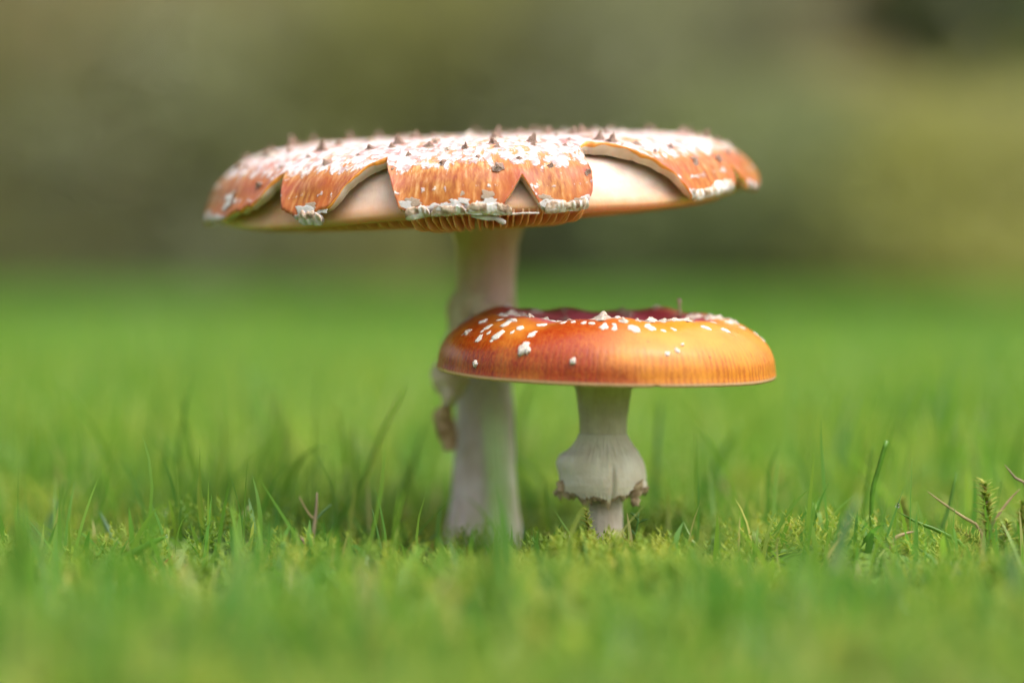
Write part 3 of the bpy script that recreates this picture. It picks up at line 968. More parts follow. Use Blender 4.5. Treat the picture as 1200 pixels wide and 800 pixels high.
gs_, _ = spline_profile([(.003, .006), (.015, .0085), (.026, .0118), (.034, .0098), (.0390, .0060), (.0412, .0022), (.0415, .0004), (.036, -.0006), (.024, -.0012), (.009, -.0004)], 40)
lathe('gill_layer', gs_, 480, M_GILLBODY, small, CS - STEM_S, SML.rot, wob_s)

YS = 0.655
kS = YS / FPX
zS = lambda y: px2(y, YS) - STEM_S.z
rowsS = [(438, 40), (446, 36), (455, 33), (468, 30.5), (482, 29), (500, 28), (520, 27), (545, 23), (575, 20.5), (600, 20), (625, 20.5), (645, 24), (665, 28), (690, 20)]
pr_, _ = spline_profile([(w * kS, zS(y)) for y, w in rowsS][::-1], 70)
def wob_ss(p, r, z):
    q = Vector((math.sin(p) * 3, math.cos(p) * 3, z * 110))
    return (mn.noise(q) * 0.0003 + mn.noise(q * 4) * 0.0002, 0)
xoff = STEM_S.x
lathe('stem', [tuple(x) for x in pr_], 72, M_STEM_SMALL, small, (0, 0, 0), (0, 0, 0), wob_ss,
      lambda z: ((P(708.5 + max(0, (z_to := (0)) ) , 0, YS).x - STEM_S.x) + (-0.0002 if z > 0.02 else 0.0006 * (1 - z / 0.02)), 0))

ring_rows = [(508, 28.5), (514, 31), (522, 36), (530, 42), (538, 46.5), (548, 49), (558, 50.5), (566, 50), (574, 47.5), (581, 44), (587, 40)]
ry = np.array([a for a, b in ring_rows], float); rw = np.array([b for a, b in ring_rows], float)
tearp = math.asin(10 / 48)
def pfS(u, p):
    side = abs(math.sin(p))
    left = max(0.0, -math.sin(p))
    yb = 586 - 10 * side ** 2 - (5 if math.sin(p) > 0.6 else 0) + 4 * mn.noise(Vector((math.sin(p) * 2.2, math.cos(p) * 2.2, 7)))
    y = 508 + (yb - 508) * u
    w = float(np.interp(y, ry, rw))
    w += left ** 2 * 7 * float(smooth01(np.array(y), 526, 533)) * float(smooth01(np.array(y), 560, 540))   # a ledge on the left shoulder
    groove = (3.4 * math.exp(-((p - tearp) / 0.045) ** 2) + 1.6 * math.exp(-((p + 0.55) / 0.05) ** 2)) * float(smooth01(np.array(u), .35, .6))
    step = 1.3 * float(smooth01(np.array(p), tearp, tearp + .06)) * float(smooth01(np.array(u), .35, .6)) * (p < 2)
    bulge = 1.6 * math.sin(p * 3 + 1) * u
    crease = math.exp(-((u - 0.22) / 0.13) ** 2)
    fold = (2.3 * crease + 0.35) * mn.noise(Vector((math.sin(p) * 12, math.cos(p) * 12, u * 3.5))) + 1.3 * crease * mn.noise(Vector((math.sin(p) * 30, math.cos(p) * 30, u * 7)))
    return (w - groove + step + bulge + fold) * kS, zS(y)
def efS(u, p):
    e = float(smooth01(np.array(u), 0.84, 1.0))
    e2 = float(smooth01(np.array(u), 0.93, 1.0))
    q = Vector((math.sin(p) * 4, math.cos(p) * 4, 1.0))
    n1_ = mn.noise(q); n2_ = mn.noise(q * 3.1); n3_ = mn.noise(q * 8.3 + Vector((0, 0, u * 6)))
    flap_ = math.exp(-((p - 2 * math.pi + 1.45) / 0.20) ** 2) + 0.7 * math.exp(-((p - 1.15) / 0.28) ** 2)
    return ((n1_ * 0.0009 + n2_ * 0.0010 + n3_ * 0.0007 + flap_ * 0.0021) * e, (n1_ * 0.0016 + n2_ * 0.0016) * e + (n3_ * 0.0016) * e2 - flap_ * 0.0011 * e)
ring_skirt('ring', small, (P(707, 0, YS).x - STEM_S.x, 0, 0), 0, 56, 420, [M_RING, M_RINGEDGE], efS, pfS, 0.0005, edge_rows=4)
def sheet(name, rows_, Y, bulge, mat, parent, base, seed, n=9, th=0.0005):
    """torn hanging tissue: rows of left/right pixel pairs at depth Y, arched towards the camera"""
    m = len(rows_)
    M_ = (m - 1) * 4 + 1
    v, f = [], []
    for i in range(M_):
        t_ = i / 4; k = min(int(t_), m - 2); u = t_ - k
        (lx, ly), (rx, ry2) = [[rows_[k][e][c] * (1 - u) + rows_[k + 1][e][c] * u for c in (0, 1)] for e in (0, 1)]
        for j in range(n):
            w_ = j / (n - 1)
            nz = mn.noise(Vector((i * .35, j * .5, seed)))
            p = P(lx + (rx - lx) * w_ + 2.2 * mn.noise(Vector((i * .6, seed, j > n / 2))) * (1 if j in (0, n - 1) else .3), ly + (ry2 - ly) * w_ + nz, Y - bulge * math.sin(math.pi * w_) + 0.0012 * nz)
            v.append(p - base)
    for i in range(M_ - 1):
        for j in range(n - 1):
            f.append((i * n + j, i * n + j + 1, (i + 1) * n + j + 1, (i + 1) * n + j))
    o = mesh(name, v, f, mat, parent)
    md = o.modifiers.new('thick', 'SOLIDIFY'); md.thickness = th
    return o
sheet('ring_flap', [((655, 563), (667, 560)), ((653, 568), (668, 567)), ((653, 574), (664, 572)), ((656, 577), (659, 575))], 0.6525, .0008, M_RINGEDGE, small, STEM_S, 3.1, 6)
sheet('ring_flap', [((741, 572), (754, 562)), ((739, 578), (752, 576)), ((740, 585), (748, 584)), ((743, 593), (748, 592))], 0.6480, .0008, M_RINGEDGE, small, STEM_S, 8.1, 6)

sheet('ring_remnant', [((512, 425), (548, 425)), ((507, 438), (549, 436)), ((510, 450), (547, 448)), ((517, 460), (541, 459)), ((522, 468), (534, 467)), ((522, 476), (528, 474))], 0.6905, .0035, M_RINGBROWN, big, STEM_B, 1.4, 10, .0008)
sheet('ring_remnant', [((513, 480), (525, 470)), ((510, 488), (528, 482)), ((512, 498), (530, 496)), ((516, 510), (533, 509)), ((520, 519), (533, 520)), ((524, 527), (531, 527))], 0.6905, .0030, M_RINGTAN, big, STEM_B, 5.2, 9, .0008)
# warts on the small cap:  px, py, kind (f fleck, c cotton, p pale pyramid, b brown crust), size mm
SW = [(593, 379, 'f', 1.5), (609, 384, 'f', 1.7), (634, 381, 'f', 1.9), (623, 392, 'f', 1.4), (584, 392, 'f', 1.8), (561, 396, 'f', 1.3), (548, 389, 'p', 1.3), (572, 383, 'f', 1.3),
      (566, 377, 'f', 1.7), (585, 375, 'f', 1.2), (602, 376, 'c', 1.2), (613, 409, 'c', 1.9), (619, 411, 'c', 1.3), (671, 424, 'c', 1.3), (558, 426, 'c', 1.2), (542, 375, 'b', 2.2), (589, 369, 'p', 1.2),
      (613, 369, 'p', 1.1), (641, 371, 'p', 1.2), (622, 371, 'p', 1.3), (704, 373, 'p', 2.6), (693, 379, 'f', 1.2), (708, 383, 'f', 1.8), (684, 378, 'f', 1.0), (742, 385, 'f', 2.0), (761, 384, 'f', 1.9),
      (763, 376, 'p', 2.0), (777, 376, 'p', 1.5), (732, 376, 'p', 1.3), (803, 374, 'p', 2.0), (816, 372, 'p', 1.8), (833, 372, 'p', 1.7), (849, 387, 'f', 1.8), (826, 384, 'f', 1.7), (836, 379, 'f', 1.2),
      (855, 378, 'f', 1.4), (782, 414, 'c', 0.8), (794, 411, 'c', 0.8), (800, 404, 'c', 0.6), (888, 390, 'f', 1.3), (777, 387, 'f', 0.9), (843, 370, 'p', 1.3), (790, 375, 'p', 1.2), (748, 376, 'p', 1.0),
      (573, 390, 'f', .9), (565, 388, 'f', .8), (600, 389, 'f', .8), (577, 398, 'f', .8), (648, 376, 'f', 1.0), (660, 378, 'f', 1.1), (672, 377, 'f', 1.1), (655, 372, 'p', .9), (719, 380, 'f', .9), (789, 386, 'f', .8), (895, 398, 'f', .9), (870, 384, 'f', .9), (720, 384, 'f', .9)]
SW += [(x, 373 + random.uniform(-2, 3), random.choice('pfbcb'), random.uniform(.6, 1.3)) for x in (668, 724, 754, 785, 810, 828, 846, 597, 861)]
SETS = {'f': W_FLECK, 'c': W_COTTON, 'p': W_PALE, 'b': W_CRUST}
for px, py, k, sz in SW:
    p, s = SML.find(px, py)
    put_wart(SML, smallcap, p, s, random.choice(SETS[k]), sz * 0.001, spin=(random.uniform(-.4, .4) if k == 'f' else None))
for k in range(46):
    p = random.uniform(-math.pi, math.pi); s = random.uniform(0.25, 0.72)
    if abs(p) < 1.2 and s > 0.55:
        continue
    put_wart(SML, smallcap, p, s, random.choice(W_PALE + W_PYR[:1] + W_FLECK[:2]), random.uniform(0.0008, 0.0017))
# pine needle scrap standing in the hollow of the small cap
Yn = 0.664
nd = [P(x, y, Yn) for x, y in ((797, 372), (796.6, 366), (796, 359), (796, 353), (795, 350))]
v, f = tube([p - nd[0] for p in nd], [.0005, .00035, .00030, .00055, .0004], 7)
ne = mesh('twig', v, f, M_BL_BROWN, None, nd[0])
tag(ne, 'tiny dark brown twig standing upright on the small glossy cap', 'twig')

# ------------------------------------------------------------------ lawn: uncountable moss and grass
def blades(n, xr, yr, hmin, hmax, wmin, wmax, seed, upr=0.5, keep=None, seg=5, tone=(0, 1)):
    r = np.random.default_rng(seed)
    y = yr[0] + (yr[1] - yr[0]) * r.random(n)
    x = (r.random(n) * 2 - 1) * (xr[0] + xr[1] * y)
    if keep is not None:
        k = keep(x, y, r)
        x, y = x[k], y[k]
        n = len(x)
    h = hmin + (hmax - hmin) * r.random(n) ** 1.8
    w = wmin + (wmax - wmin) * r.random(n)
    az = r.random(n) * 2 * np.pi
    tilt = r.normal(0, upr, n)
    bend = r.normal(0, 0.55, n)
    fa = r.random(n) * 2 * np.pi
    base = np.stack([x, y, gz(x, y) - 0.002], 1)
    pts = []
    p = base.copy()
    dirv = np.stack([np.cos(az), np.sin(az), np.zeros(n)], 1)
    side = np.stack([np.cos(fa), np.sin(fa), np.zeros(n)], 1)
    V = np.zeros((n, (seg + 1) * 2, 3))
    for i in range(seg + 1):
        u = i / seg
        wid = w * (0.75 + 0.5 * u if u < 0.4 else 0.95 * (1 - ((u - 0.4) / 0.6) ** 2.2) + 0.04) * 0.5
        V[:, 2 * i] = p - side * wid[:, None]
        V[:, 2 * i + 1] = p + side * wid[:, None]
        ang = tilt + bend * u * 1.3
        p = p + (dirv * np.sin(ang)[:, None] + np.array([0, 0, 1]) * np.cos(ang)[:, None]) * (h / seg)[:, None]
    V[:, :, 2] = np.maximum(V[:, :, 2], (base[:, 2])[:, None] - 0.003)
    F = []
    for i in range(seg):
        F.append([2 * i, 2 * i + 1, 2 * i + 3, 2 * i + 2])
    F = np.array(F)
    m = (seg + 1) * 2
    faces = (np.arange(n)[:, None, None] * m + F[None]).reshape(-1, 4)
    patch = np.clip(0.5 + 0.40 * np.sin(x * 170 + 1.1 + 2 * np.sin(y * 71)) * np.sin(y * 120 + 0.3 + 2 * np.sin(x * 93)) + 0.35 * np.sin(x * 43 + y * 29), 0, 1)
    tn = tone[0] + (tone[1] - tone[0]) * np.clip(0.45 * r.random(n) + 0.55 * patch, 0, 1)
    return V.reshape(-1, 3), faces, np.repeat(tn, m)

def join(parts):
    V, F, T, k = [], [], [], 0
    for v, f, t_ in parts:
        V.append(v); F.append(f + k); T.append(t_); k += len(v)
    return np.concatenate(V), np.concatenate(F), np.concatenate(T)

def fast_mesh(name, V, F, T, mat):
    me = bpy.data.meshes.new(name)
    me.vertices.add(len(V)); me.vertices.foreach_set('co', V.astype(np.float32).ravel())
    k = F.shape[1]
    me.loops.add(F.size); me.loops.foreach_set('vertex_index', F.astype(np.int32).ravel())
    me.polygons.add(len(F)); me.polygons.foreach_set('loop_start', np.arange(0, F.size, k, dtype=np.int32))
    me.polygons.foreach_set('use_smooth', np.ones(len(F), bool))
    me.update(calc_edges=True)
    me.materials.append(mat)
    o = bpy.data.objects.new(name, me)
    C.objects.link(o)
    attr(o, 'rnd', T)
    o['kind'] = 'stuff'
    return o

def clear_stems(x, y, r):
    d1 = np.hypot(x - STEM_B.x, y - 0.70); d2 = np.hypot(x - STEM_S.x, y - 0.655)
    ok = (d1 > 0.013) & (d2 > 0.008)
    return ok
def sight(x, y, r):
    """thin the blades between lens and stems, as the photo shows the stems' feet"""
    ok = clear_stems(x, y, r)
    px = 600 + FPX * x / y
    return ok & ~((px > 470) & (px < 790) & (y < 0.66) & (r.random(len(x)) < 0.6))

parts = [
    blades(15000, (0.10, 0.26), (0.30, 0.98), 0.006, 0.017, 0.0008, 0.0020, 1, 0.75, clear_stems),
    blades(1300, (0.10, 0.26), (0.36, 0.95), 0.012, 0.028, 0.0007, 0.0016, 2, 0.55, sight, tone=(0.3, 1.0)),
    blades(520, (0.08, 0.22), (0.69, 1.1), 0.026, 0.052, 0.0010, 0.0020, 3, 0.45, sight, tone=(0.35, 0.97)),
    blades(1500, (0.10, 0.26), (0.36, 1.1), 0.010, 0.026, 0.0005, 0.0014, 23, 1.1, clear_stems, tone=(0.95, 1.0)),
    blades(170, (0.08, 0.22), (0.37, 0.57), 0.018, 0.036, 0.0010, 0.0024, 13, 0.45, sight),
    blades(30000, (0.15, 0.27), (0.9, 3.2), 0.012, 0.030, 0.0016, 0.0034, 4, 0.65, tone=(0.15, 1.0)),
    blades(2600, (0.15, 0.27), (1.0, 3.0), 0.03, 0.058, 0.0018, 0.0034, 5, 0.38),
    blades(34000, (0.4, 0.30), (3.2, 7.6), 0.014, 0.028, 0.005, 0.010, 6, 0.55, seg=4),
    blades(12000, (0.8, 0.30), (7.6, 15.0), 0.014, 0.028, 0.012, 0.022, 8, 0.55, seg=3),
]
def sides(x, y, r):
    px = 600 + FPX * x / y
    return (px > 880) | (px < 400)
parts += [blades(620, (0.10, 0.21), (0.70, 1.1), 0.026, 0.056, 0.0009, 0.0019, 33, 0.5, sides, tone=(0.4, 0.97)),
          blades(260, (0.10, 0.22), (0.36, 0.54), 0.012, 0.024, 0.0014, 0.0032, 35, 0.5, tone=(0.0, 0.35)),
          blades(200, (0.10, 0.22), (0.36, 0.56), 0.010, 0.022, 0.0014, 0.0030, 36, 0.6, tone=(0.85, 1.0)),
          blades(420, (0.10, 0.22), (0.58, 0.80), 0.014, 0.036, 0.0005, 0.0011, 37, 0.6, sight, tone=(0.1, 1.0)),
          blades(900, (0.10, 0.24), (0.75, 1.6), 0.022, 0.052, 0.0009, 0.0018, 38, 0.6, tone=(0.3, 1.0)),
          blades(160, (0.10, 0.21), (0.60, 0.68), 0.016, 0.034, 0.0007, 0.0015, 34, 0.5, sides)]
def tufts(n, k, yr, pxr, hmin, hmax, w, seed, tone):
    out = []
    r = np.random.default_rng(seed)
    for i in range(n):
        y0 = r.uniform(*yr); lo, hi = pxr[r.integers(len(pxr))]
        x0 = (r.uniform(lo, hi) - 600) / FPX * y0
        v, f, t_ = blades(k, (0.012, 0.0), (y0 - 0.012, y0 + 0.012), hmin, hmax, w[0], w[1], seed * 100 + i, 0.42, tone=tone, seg=6)
        v[:, 2] += float(gz(x0, y0)) - gz(v[:, 0], v[:, 1]); v[:, 0] += x0
        out.append((v, f, t_))
    return out
parts += tufts(30, 15, (0.68, 1.25), ((-60, 420), (850, 1260)), 0.026, 0.056, (0.0009, 0.0020), 5, (0.35, 0.95))
parts += tufts(16, 12, (0.42, 0.54), ((-60, 440), (830, 1260)), 0.014, 0.032, (0.0010, 0.0024), 6, (0.05, 0.7))
parts += tufts(7, 9, (0.44, 0.52), ((470, 560), (600, 790)), 0.010, 0.021, (0.0010, 0.0022), 7, (0.2, 0.8))
V, F, T = join(parts)
lawn = fast_mesh('lawn_grass', V, F, T, M_GRASS)
lawn['label'] = 'short green lawn grass growing all round the mushrooms'

def moss(n, yr, xr, hmin, hmax, leaf, seed, keep=None, nl=16):
    r = np.random.default_rng(seed)
    y = yr[0] + (yr[1] - yr[0]) * r.random(n)
    x = (r.random(n) * 2 - 1) * (xr[0] + xr[1] * y)
    if keep is not None:
        k = keep(x, y, r); x, y = x[k], y[k]; n = len(x)
    h = hmin + (hmax - hmin) * r.random(n)
    ax = np.stack([r.normal(0, .35, n), r.normal(0, .35, n), np.ones(n)], 1)
    ax /= np.linalg.norm(ax, axis=1)[:, None]
    base = np.stack([x, y, gz(x, y) - 0.001], 1)
    V = np.zeros((n, nl, 3, 3)); 
    for k in range(nl):
        u = (k + 0.5) / nl
        a = k * 2.4 + r.random(n) * 0.6
        out = np.stack([np.cos(a), np.sin(a), np.full(n, 0.35 + 0.7 * u)], 1)
        out /= np.linalg.norm(out, axis=1)[:, None]
        sd = np.stack([-np.sin(a), np.cos(a), np.zeros(n)], 1)
        c = base + ax * (h * (0.12 + 0.88 * u))[:, None]
        L = leaf * (1.15 - 0.6 * u) * r.uniform(.7, 1.2, n)
        V[:, k, 0] = c - sd * (L * 0.2)[:, None]
        V[:, k, 1] = c + sd * (L * 0.2)[:, None]
        V[:, k, 2] = c + out * L[:, None]
    F = np.arange(n * nl * 3).reshape(-1, 3)
    patch = np.clip(0.5 + 0.55 * np.sin(x * 150 + 2.0 + 2 * np.sin(y * 67)) * np.sin(y * 105 + 1.0 + 2 * np.sin(x * 83)), 0, 1)
    tn = np.clip(0.45 * r.random(n) + 0.55 * patch, 0, 1)
    return V.reshape(-1, 3), F, np.repeat(tn, nl * 3)
def feet(x, y, r):
    px = 600 + FPX * x / y
    return clear_stems(x, y, r) & (px > 630) & (px < 800)
V, F, T = join([moss(1900, (0.57, 0.69), (0.03, 0.05), 0.007, 0.0125, 0.0034, 15, feet),
                moss(17000, (0.30, 0.95), (0.10, 0.25), 0.005, 0.012, 0.0030, 11, clear_stems),
                moss(16000, (0.90, 2.4), (0.12, 0.26), 0.012, 0.024, 0.0070, 12, None, 10)])
ms = fast_mesh('moss', V, F, T, M_MOSS)
ms['label'] = 'yellow green moss covering the soil between the grass'

# ------------------------------------------------------------------ single plants that stand out of the lawn
def blade_mesh(pts, w, mat, crease=0.25, seg=9, tip=0.06, blunt=False):
    """one grass blade: a creased, tapering leaf with thickness along a smooth path; wide side towards +-X"""
    pts = [Vector(p) for p in pts]
    if len(pts) == 2:
        pts = [pts[0], pts[0].lerp(pts[1], .5) + Vector((0, 0, 0.0008)), pts[1]]
    path = []
    n = len(pts)
    for i in range(seg + 1):
        t_ = i / seg * (n - 1)
        k = min(int(t_), n - 2); u = t_ - k
        a = pts[max(k - 1, 0)]; b = pts[k]; c_ = pts[k + 1]; d = pts[min(k + 2, n - 1)]
        path.append(0.5 * ((2 * b) + (-a + c_) * u + (2 * a - 5 * b + 4 * c_ - d) * u * u + (-a + 3 * b - 3 * c_ + d) * u ** 3))
    v, f = [], []
    th = max(0.00012, w * 0.07)
    for i, p in enumerate(path):
        u = i / seg
        d = (path[min(i + 1, seg)] - path[max(i - 1, 0)]).normalized()
        sd = d.cross(Vector((0.25, 1, 0.1))).normalized()
        fn = sd.cross(d).normalized()
        ww = w * 0.5 * ((0.7 + 0.3 * min(1, u * 3)) if blunt else ((0.7 + 0.3 * min(1, u * 3)) * (1 - max(0, (u - 0.35) / 0.65) ** 2) + tip))
        cr = fn * (ww * crease)
        q0 = path[0]
        for s_, h_ in ((-1, 0), (0, 1), (1, 0)):
            v.append(p - q0 + sd * ww * s_ - cr * h_)
        for s_, h_ in ((1, 0), (0, 1), (-1, 0)):
            v.append(p - q0 + sd * ww * s_ * .96 - cr * h_ + fn * th)
    for i in range(seg):
        for q in range(6):
            f.append((i * 6 + q, i * 6 + (q + 1) % 6, i * 6 + 6 + (q + 1) % 6, i * 6 + 6 + q))
    f += [(5, 4, 3, 2, 1, 0), tuple(range(seg * 6, seg * 6 + 6))]
    return v, f, path[0]

def drop_mesh(r):
    v, f = [], []
    n, m = 12, 8
    for i in range(m + 1):
        t_ = math.pi * i / m
        for k in range(n):
            a = 2 * math.pi * k / n
            st = 1.0 if t_ > math.pi / 2 else 1.25
            v.append((r * math.sin(t_) * math.cos(a), r * math.sin(t_) * math.sin(a), r * math.cos(t_) * st * 0.9))
    for i in range(m):
        for k in range(n):
            f.append((i * n + k, (i + 1) * n + k, (i + 1) * n + (k + 1) % n, i * n + (k + 1) % n))
    return v, f

def to_ground(p):
    p = Vector(p)
    p.z = min(p.z, float(gz(p.x, p.y)) - 0.001)
    return p

def grass_blade(label, pix, Y, wpx, mat, drop=None, blunt=False, Y2=None, name='grass_blade', cat='grass blade', group='single grass blades standing out of the lawn', crease=0.3):
    n = len(pix)
    pts = [P(x, y, Y + ((Y2 or Y) - Y) * i / (n - 1)) for i, (x, y) in enumerate(pix)]
    foot = to_ground(pts[0] + (pts[0] - pts[1]) * 0.15)
    if foot.z < pts[0].z - 0.0015:
        pts = [foot] + pts
    v, f, o0 = blade_mesh(pts, wpx * Y / FPX, mat, crease=crease, blunt=blunt)
    o = mesh(name, v, f, mat, None, o0)
    tag(o, label, cat, group)
    for d in (drop or []):
        dv, df = drop_mesh(d[2] * Y / FPX)
        mesh('dew_drop', dv, df, M_WATER, o, P(d[0], d[1], Y - 0.0007) - o0)
    return o

G = M_BL_GREEN; D_ = M_BL_DARK; B_ = M_BL_BLUE
grass_blade('broad bright green grass blade leaning right at lower left', [(98, 690), (120, 672), (150, 652), (178, 636), (196, 628)], 0.628, 11, G, [(195, 628, 1.8)], Y2=0.622)
grass_blade('pale blue green grass blade tipped up left behind the broad blade', [(172, 690), (150, 660), (130, 628), (117, 599)], 0.652, 9, B_, Y2=0.66)
grass_blade('short pointed grass blade rising behind the broad leaning blade', [(128, 668), (140, 650), (151, 630)], 0.634, 5, G)
grass_blade('pinkish speckled dry stalk beside the broad leaning blade', [(136, 690), (150, 655), (158, 640), (164, 629)], 0.632, 3.5, M_BL_PINK)
grass_blade('orange brown dead grass blade at lower left', [(172, 690), (184, 674), (194, 660), (203, 650)], 0.630, 7, M_BL_ORANGE)
grass_blade('thin arching straw green blade beside the orange brown one', [(176, 694), (190, 680), (206, 668), (226, 658)], 0.628, 3, M_BL_STRAW)
grass_blade('dark brown withered stalk at the lower left edge', [(82, 705), (76, 672), (68, 645)], 0.606, 7, M_BL_BROWN)
grass_blade('blurred tall blade with dew behind the lower left blades', [(50, 680), (54, 630), (62, 600), (70, 585)], 0.69, 9, B_, [(60, 589, 3)])
grass_blade('second blurred tall blade leaning right at left edge', [(46, 690), (58, 640), (70, 590), (84, 556)], 0.70, 8, G)
grass_blade('slender blade with dew tip right of the orange brown blade', [(214, 660), (206, 640), (198, 618), (193, 600)], 0.672, 4, G, [(193, 600, 2.6)])
grass_blade('tiny upright blade with pale tip below the left end of the large cap', [(268, 682), (270, 665), (273, 650)], 0.630, 3.4, D_, [(273, 650, 1.4)])
grass_blade('thin upright blade with dew drop left of the brown sprout', [(341, 692), (338, 672), (336, 654)], 0.630, 3.4, D_, [(333.5, 659, 2.6)])
grass_blade('shorter thin blade with dew drop touching its taller neighbour', [(334, 690), (331, 675), (328, 659)], 0.632, 3.0, G, [(328, 659, 2.0)])
grass_blade('green blurred blade leaning right below the large cap left end', [(278, 698), (292, 676), (308, 655), (320, 618)], 0.612, 9, G)
grass_blade('thin dark pointed blade left of the large stem', [(449, 668), (446, 645), (441, 620), (436, 596)], 0.634, 5, D_)
grass_blade('short stubby blade right of the thin dark pointed blade', [(456, 668), (455, 657), (454, 644)], 0.630, 5, D_)
grass_blade('hair thin stalk carrying a dew drop in front of the large stem foot', [(469, 690), (470, 673)], 0.628, 2.5, G, [(470, 672, 2.6)])
grass_blade('bent stalk holding a round dew drop between the two stems', [(660, 650), (664, 638), (665, 630)], 0.640, 2.5, D_, [(665, 627, 4.2)])
grass_blade('blurred bright green blade crossing in front of the large stem', [(600, 800), (590, 680), (584, 570), (578, 480)], 0.48, 26, G, Y2=0.49)
grass_blade('blurred wide green blade crossing the large stem foot', [(556, 800), (562, 690), (566, 600)], 0.47, 24, G)
grass_blade('blurred green blade leaning right below the small cap', [(785, 660), (815, 600), (842, 540), (868, 495)], 0.735, 10, G)
grass_blade('blunt cut dark green blade right of the small mushroom', [(1022, 580), (1030, 548), (1039, 516)], 0.640, 5.5, G, blunt=True)
grass_blade('thin green blade left of the blunt cut blade', [(1012, 600), (1018, 560), (1024, 520)], 0.675, 5, G)
grass_blade('dark narrow blade leaning right at right', [(1103, 624), (1112, 595), (1121, 553)], 0.650, 5.5, D_)
grass_blade('dark green blade sloping down with dew drop at lower right', [(1132, 642), (1100, 622), (1075, 612), (1050, 598)], 0.632, 4.5, G, [(1052, 592, 3.0)])
grass_blade('straw twig lying across the dark blade at right', [(1150, 622), (1126, 604), (1106, 590), (1086, 575)], 0.638, 3.4, M_BL_STRAW, name='straw', cat='straw')
grass_blade('short bent straw bit at lower right', [(1046, 634), (1058, 626), (1073, 622)], 0.625, 5, M_BL_STRAW, name='straw', cat='straw')
grass_blade('grey brown twig pointing up left at the right edge', [(1204, 576), (1190, 560), (1177, 544)], 0.640, 3.4, M_BL_BROWN, name='twig', cat='twig')
grass_blade('pale straw stem leaning right beside the feathery moss shoot', [(1160, 622), (1172, 600), (1186, 582), (1196, 572)], 0.642, 3.2, M_BL_STRAW, name='twig', cat='twig')
grass_blade('blurred upright green blade right of the small cap', [(955, 640), (968, 580), (985, 520), (1002, 460)], 0.80, 9, B_)
grass_blade('blurred leaning blade rising toward the right edge', [(1030, 600), (1046, 540), (1060, 490), (1076, 440)], 0.86, 9, G)
grass_blade('blurred grass blade reaching up at the right edge', [(1108, 600), (1112, 540), (1108, 480), (1120, 425)], 0.85, 9, B_)
grass_blade('blurred wide blade at far right behind the moss shoot', [(1146, 640), (1150, 570), (1160, 500), (1168, 440)], 0.80, 11, G)
grass_blade('tall blurred blade close to the right picture edge', [(1176, 650), (1184, 580), (1196, 520), (1212, 470)], 0.76, 10, G)
grass_blade('dark blurred foreground blade sloping right at lower right', [(958, 720), (975, 670), (990, 620), (1006, 580)], 0.560, 13, B_)
grass_blade('wide blurred foreground blade at the left picture edge', [(18, 780), (26, 700), (30, 640), (24, 590)], 0.545, 20, G)
grass_blade('blurred foreground blade leaning in from the left edge', [(-10, 790), (4, 720), (12, 650), (24, 600)], 0.53, 17, G)
grass_blade('blurred foreground blade leaning left at lower left', [(74, 770), (58, 700), (44, 640), (34, 610)], 0.55, 13, B_)
grass_blade('blurred bluish blade at the lower right corner', [(1196, 790), (1190, 720), (1186, 660), (1180, 640)], 0.53, 18, B_)
grass_blade('blurred upright blade left of the brown sprout', [(230, 690), (234, 640), (236, 590), (235, 545)], 0.73, 10, G)
grass_blade('blurred thin blade under the right half of the small cap', [(770, 640), (768, 570), (772, 500), (776, 465)], 0.725, 6, B_)
grass_blade('blurred drooping straw right of the small stem', [(880, 640), (868, 600), (850, 570), (836, 556)], 0.76, 7, M_BL_STRAW, name='straw', cat='straw')

# withered seed sprout left of the large stem
def multi(name, label, cat, Y, strands, group=None):
    base = to_ground(P(*strands[0][1][0], Y))
    e = empty(name, base, label, cat, group)
    for k, (part, pix, w, mat) in enumerate(strands):
        pts = [P(x, y, Y + 0.0006 * k) for x, y in pix]
        if k == 0:
            pts = [base] + pts
        n = 10
        path = []
        for i in range(n + 1):
            t_ = i / n * (len(pts) - 1); j = min(int(t_), len(pts) - 2)
            path.append(pts[j].lerp(pts[j + 1], t_ - j))
        ws = np.interp(np.linspace(0, 1, n + 1), np.linspace(0, 1, len(w)), w) * Y / FPX * 0.5
        v, f = tube([p - base for p in path], list(ws), 7)
        mesh(part, v, f, mat, e)
    return e
multi('seed_sprout', 'withered brown forked sprout with green tip left of the large stem', 'sprout', 0.648,
      [('stem', [(363, 672), (363, 655), (366, 635), (369, 612), (371, 595), (371.5, 577)], (4, 7, 11, 6, 4.5, 3.5, 2), M_BL_BROWN),
       ('branch', [(363, 655), (359, 642), (356, 633), (349, 627), (339, 625)], (7, 6, 5, 3, 1.5), M_BL_BROWN),
       ('leaf', [(369, 610), (378, 600), (388, 591)], (3, 2.5, 1.2), B_),
       ('leaf', [(369, 609), (362, 602), (356, 592), (351, 582)], (3, 2, 1.0), M_BL_STRAW)])
multi('seedling', 'tiny green seedling right of the ringed small stem', 'seedling', 0.640,
      [('stem', [(744, 640), (746, 620), (748, 610), (748, 600)], (2.2, 2.2, 2.0), D_),
       ('leaf', [(748, 610), (743, 603), (738, 600)], (1.0, 3.6, 1.0), D_),
       ('leaf', [(748, 613), (754, 609), (760, 608)], (1.0, 3.4, 1.0), D_),
       ('leaf', [(746, 628), (740, 622), (734, 620)], (1.0, 3.6, 1.0), D_)])

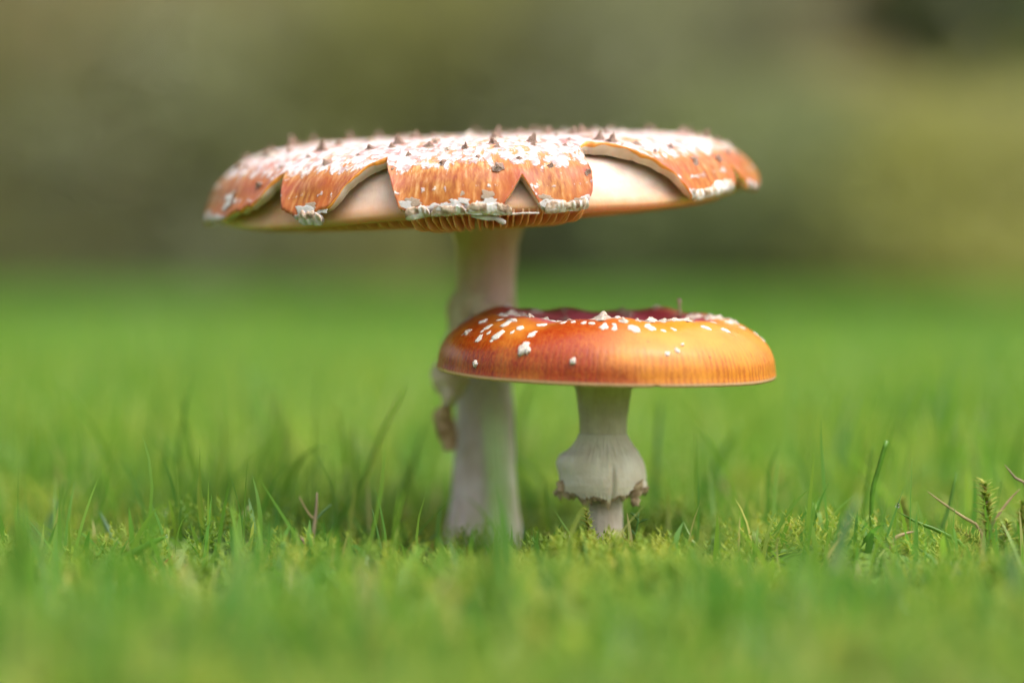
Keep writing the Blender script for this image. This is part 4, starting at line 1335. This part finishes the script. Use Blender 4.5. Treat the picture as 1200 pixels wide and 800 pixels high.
def moss_shoot(label, pix, Y, lpx, nl, mat_seed):
    pts = [P(x, y, Y) for x, y in pix]
    base = to_ground(pts[0]); pts = [base] + pts
    e = empty('moss_shoot', base, label, 'moss shoot', 'upright moss shoots')
    n = 12
    path = []
    for i in range(n + 1):
        t_ = i / n * (len(pts) - 1); j = min(int(t_), len(pts) - 2)
        path.append(pts[j].lerp(pts[j + 1], t_ - j))
    v, f = tube([p - base for p in path], list(np.linspace(2.2, 1.0, n + 1) * Y / FPX * .5), 6)
    mesh('stem', v, f, M_BL_PINK, e)
    rd = random.Random(mat_seed)
    v, f = [], []
    for k in range(nl):
        u = (k + .5) / nl
        t_ = u * n; j = min(int(t_), n - 1)
        c = path[j].lerp(path[j + 1], t_ - j) - base
        ax = (path[j + 1] - path[j]).normalized()
        a = k * 2.4 + rd.random()
        o_ = Vector((math.cos(a), math.sin(a), 0)); o_ = (o_ - ax * o_.dot(ax)).normalized()
        L = lpx * Y / FPX * (1.0 if u > .25 else .6) * (1.25 - .6 * u) * rd.uniform(.7, 1.2)
        d = (o_ + ax * (0.5 + 0.5 * u)).normalized()
        sd = ax.cross(o_).normalized() * L * 0.16
        b = len(v)
        mid = c + d * L * .45
        tip = c + d * L * .9 + o_ * L * .25 - ax * L * .12
        v += [c - sd * .6, c + sd * .6, mid + sd, mid - sd, tip]
        f += [(b, b + 1, b + 2, b + 3), (b + 3, b + 2, b + 4)]
    o = mesh('leaves', v, f, M_MOSS, e)
    attr(o, 'rnd', np.repeat(np.array([0.5 + rd.random() * .45 for _ in range(nl)]), 5))
    md = o.modifiers.new('thick', 'SOLIDIFY'); md.thickness = 0.00012
moss_shoot('tall feathery moss shoot near the right edge', [(1158, 640), (1157, 610), (1156, 585), (1154, 566)], 0.640, 21, 75, 1)
moss_shoot('shorter feathery moss shoot beside the pale straw stem at right', [(1176, 660), (1177, 640), (1180, 612)], 0.640, 18, 55, 2)
moss_shoot('leaning yellow moss shoot below the straw twig', [(1150, 638), (1138, 630), (1120, 618)], 0.636, 14, 70, 3)
moss_shoot('moss shoot cut by the right picture edge', [(1198, 640), (1197, 615), (1198, 590)], 0.648, 18, 60, 4)
moss_shoot('low yellow moss shoot between straw bit and blunt blade', [(1064, 640), (1062, 612), (1058, 585)], 0.665, 16, 80, 5)
moss_shoot('low moss shoot beside the orange brown dead blade', [(206, 712), (202, 690), (196, 672)], 0.625, 13, 70, 6)
moss_shoot('pale moss shoot at the small stem foot', [(690, 640), (689, 615), (687, 597)], 0.625, 12, 70, 7)
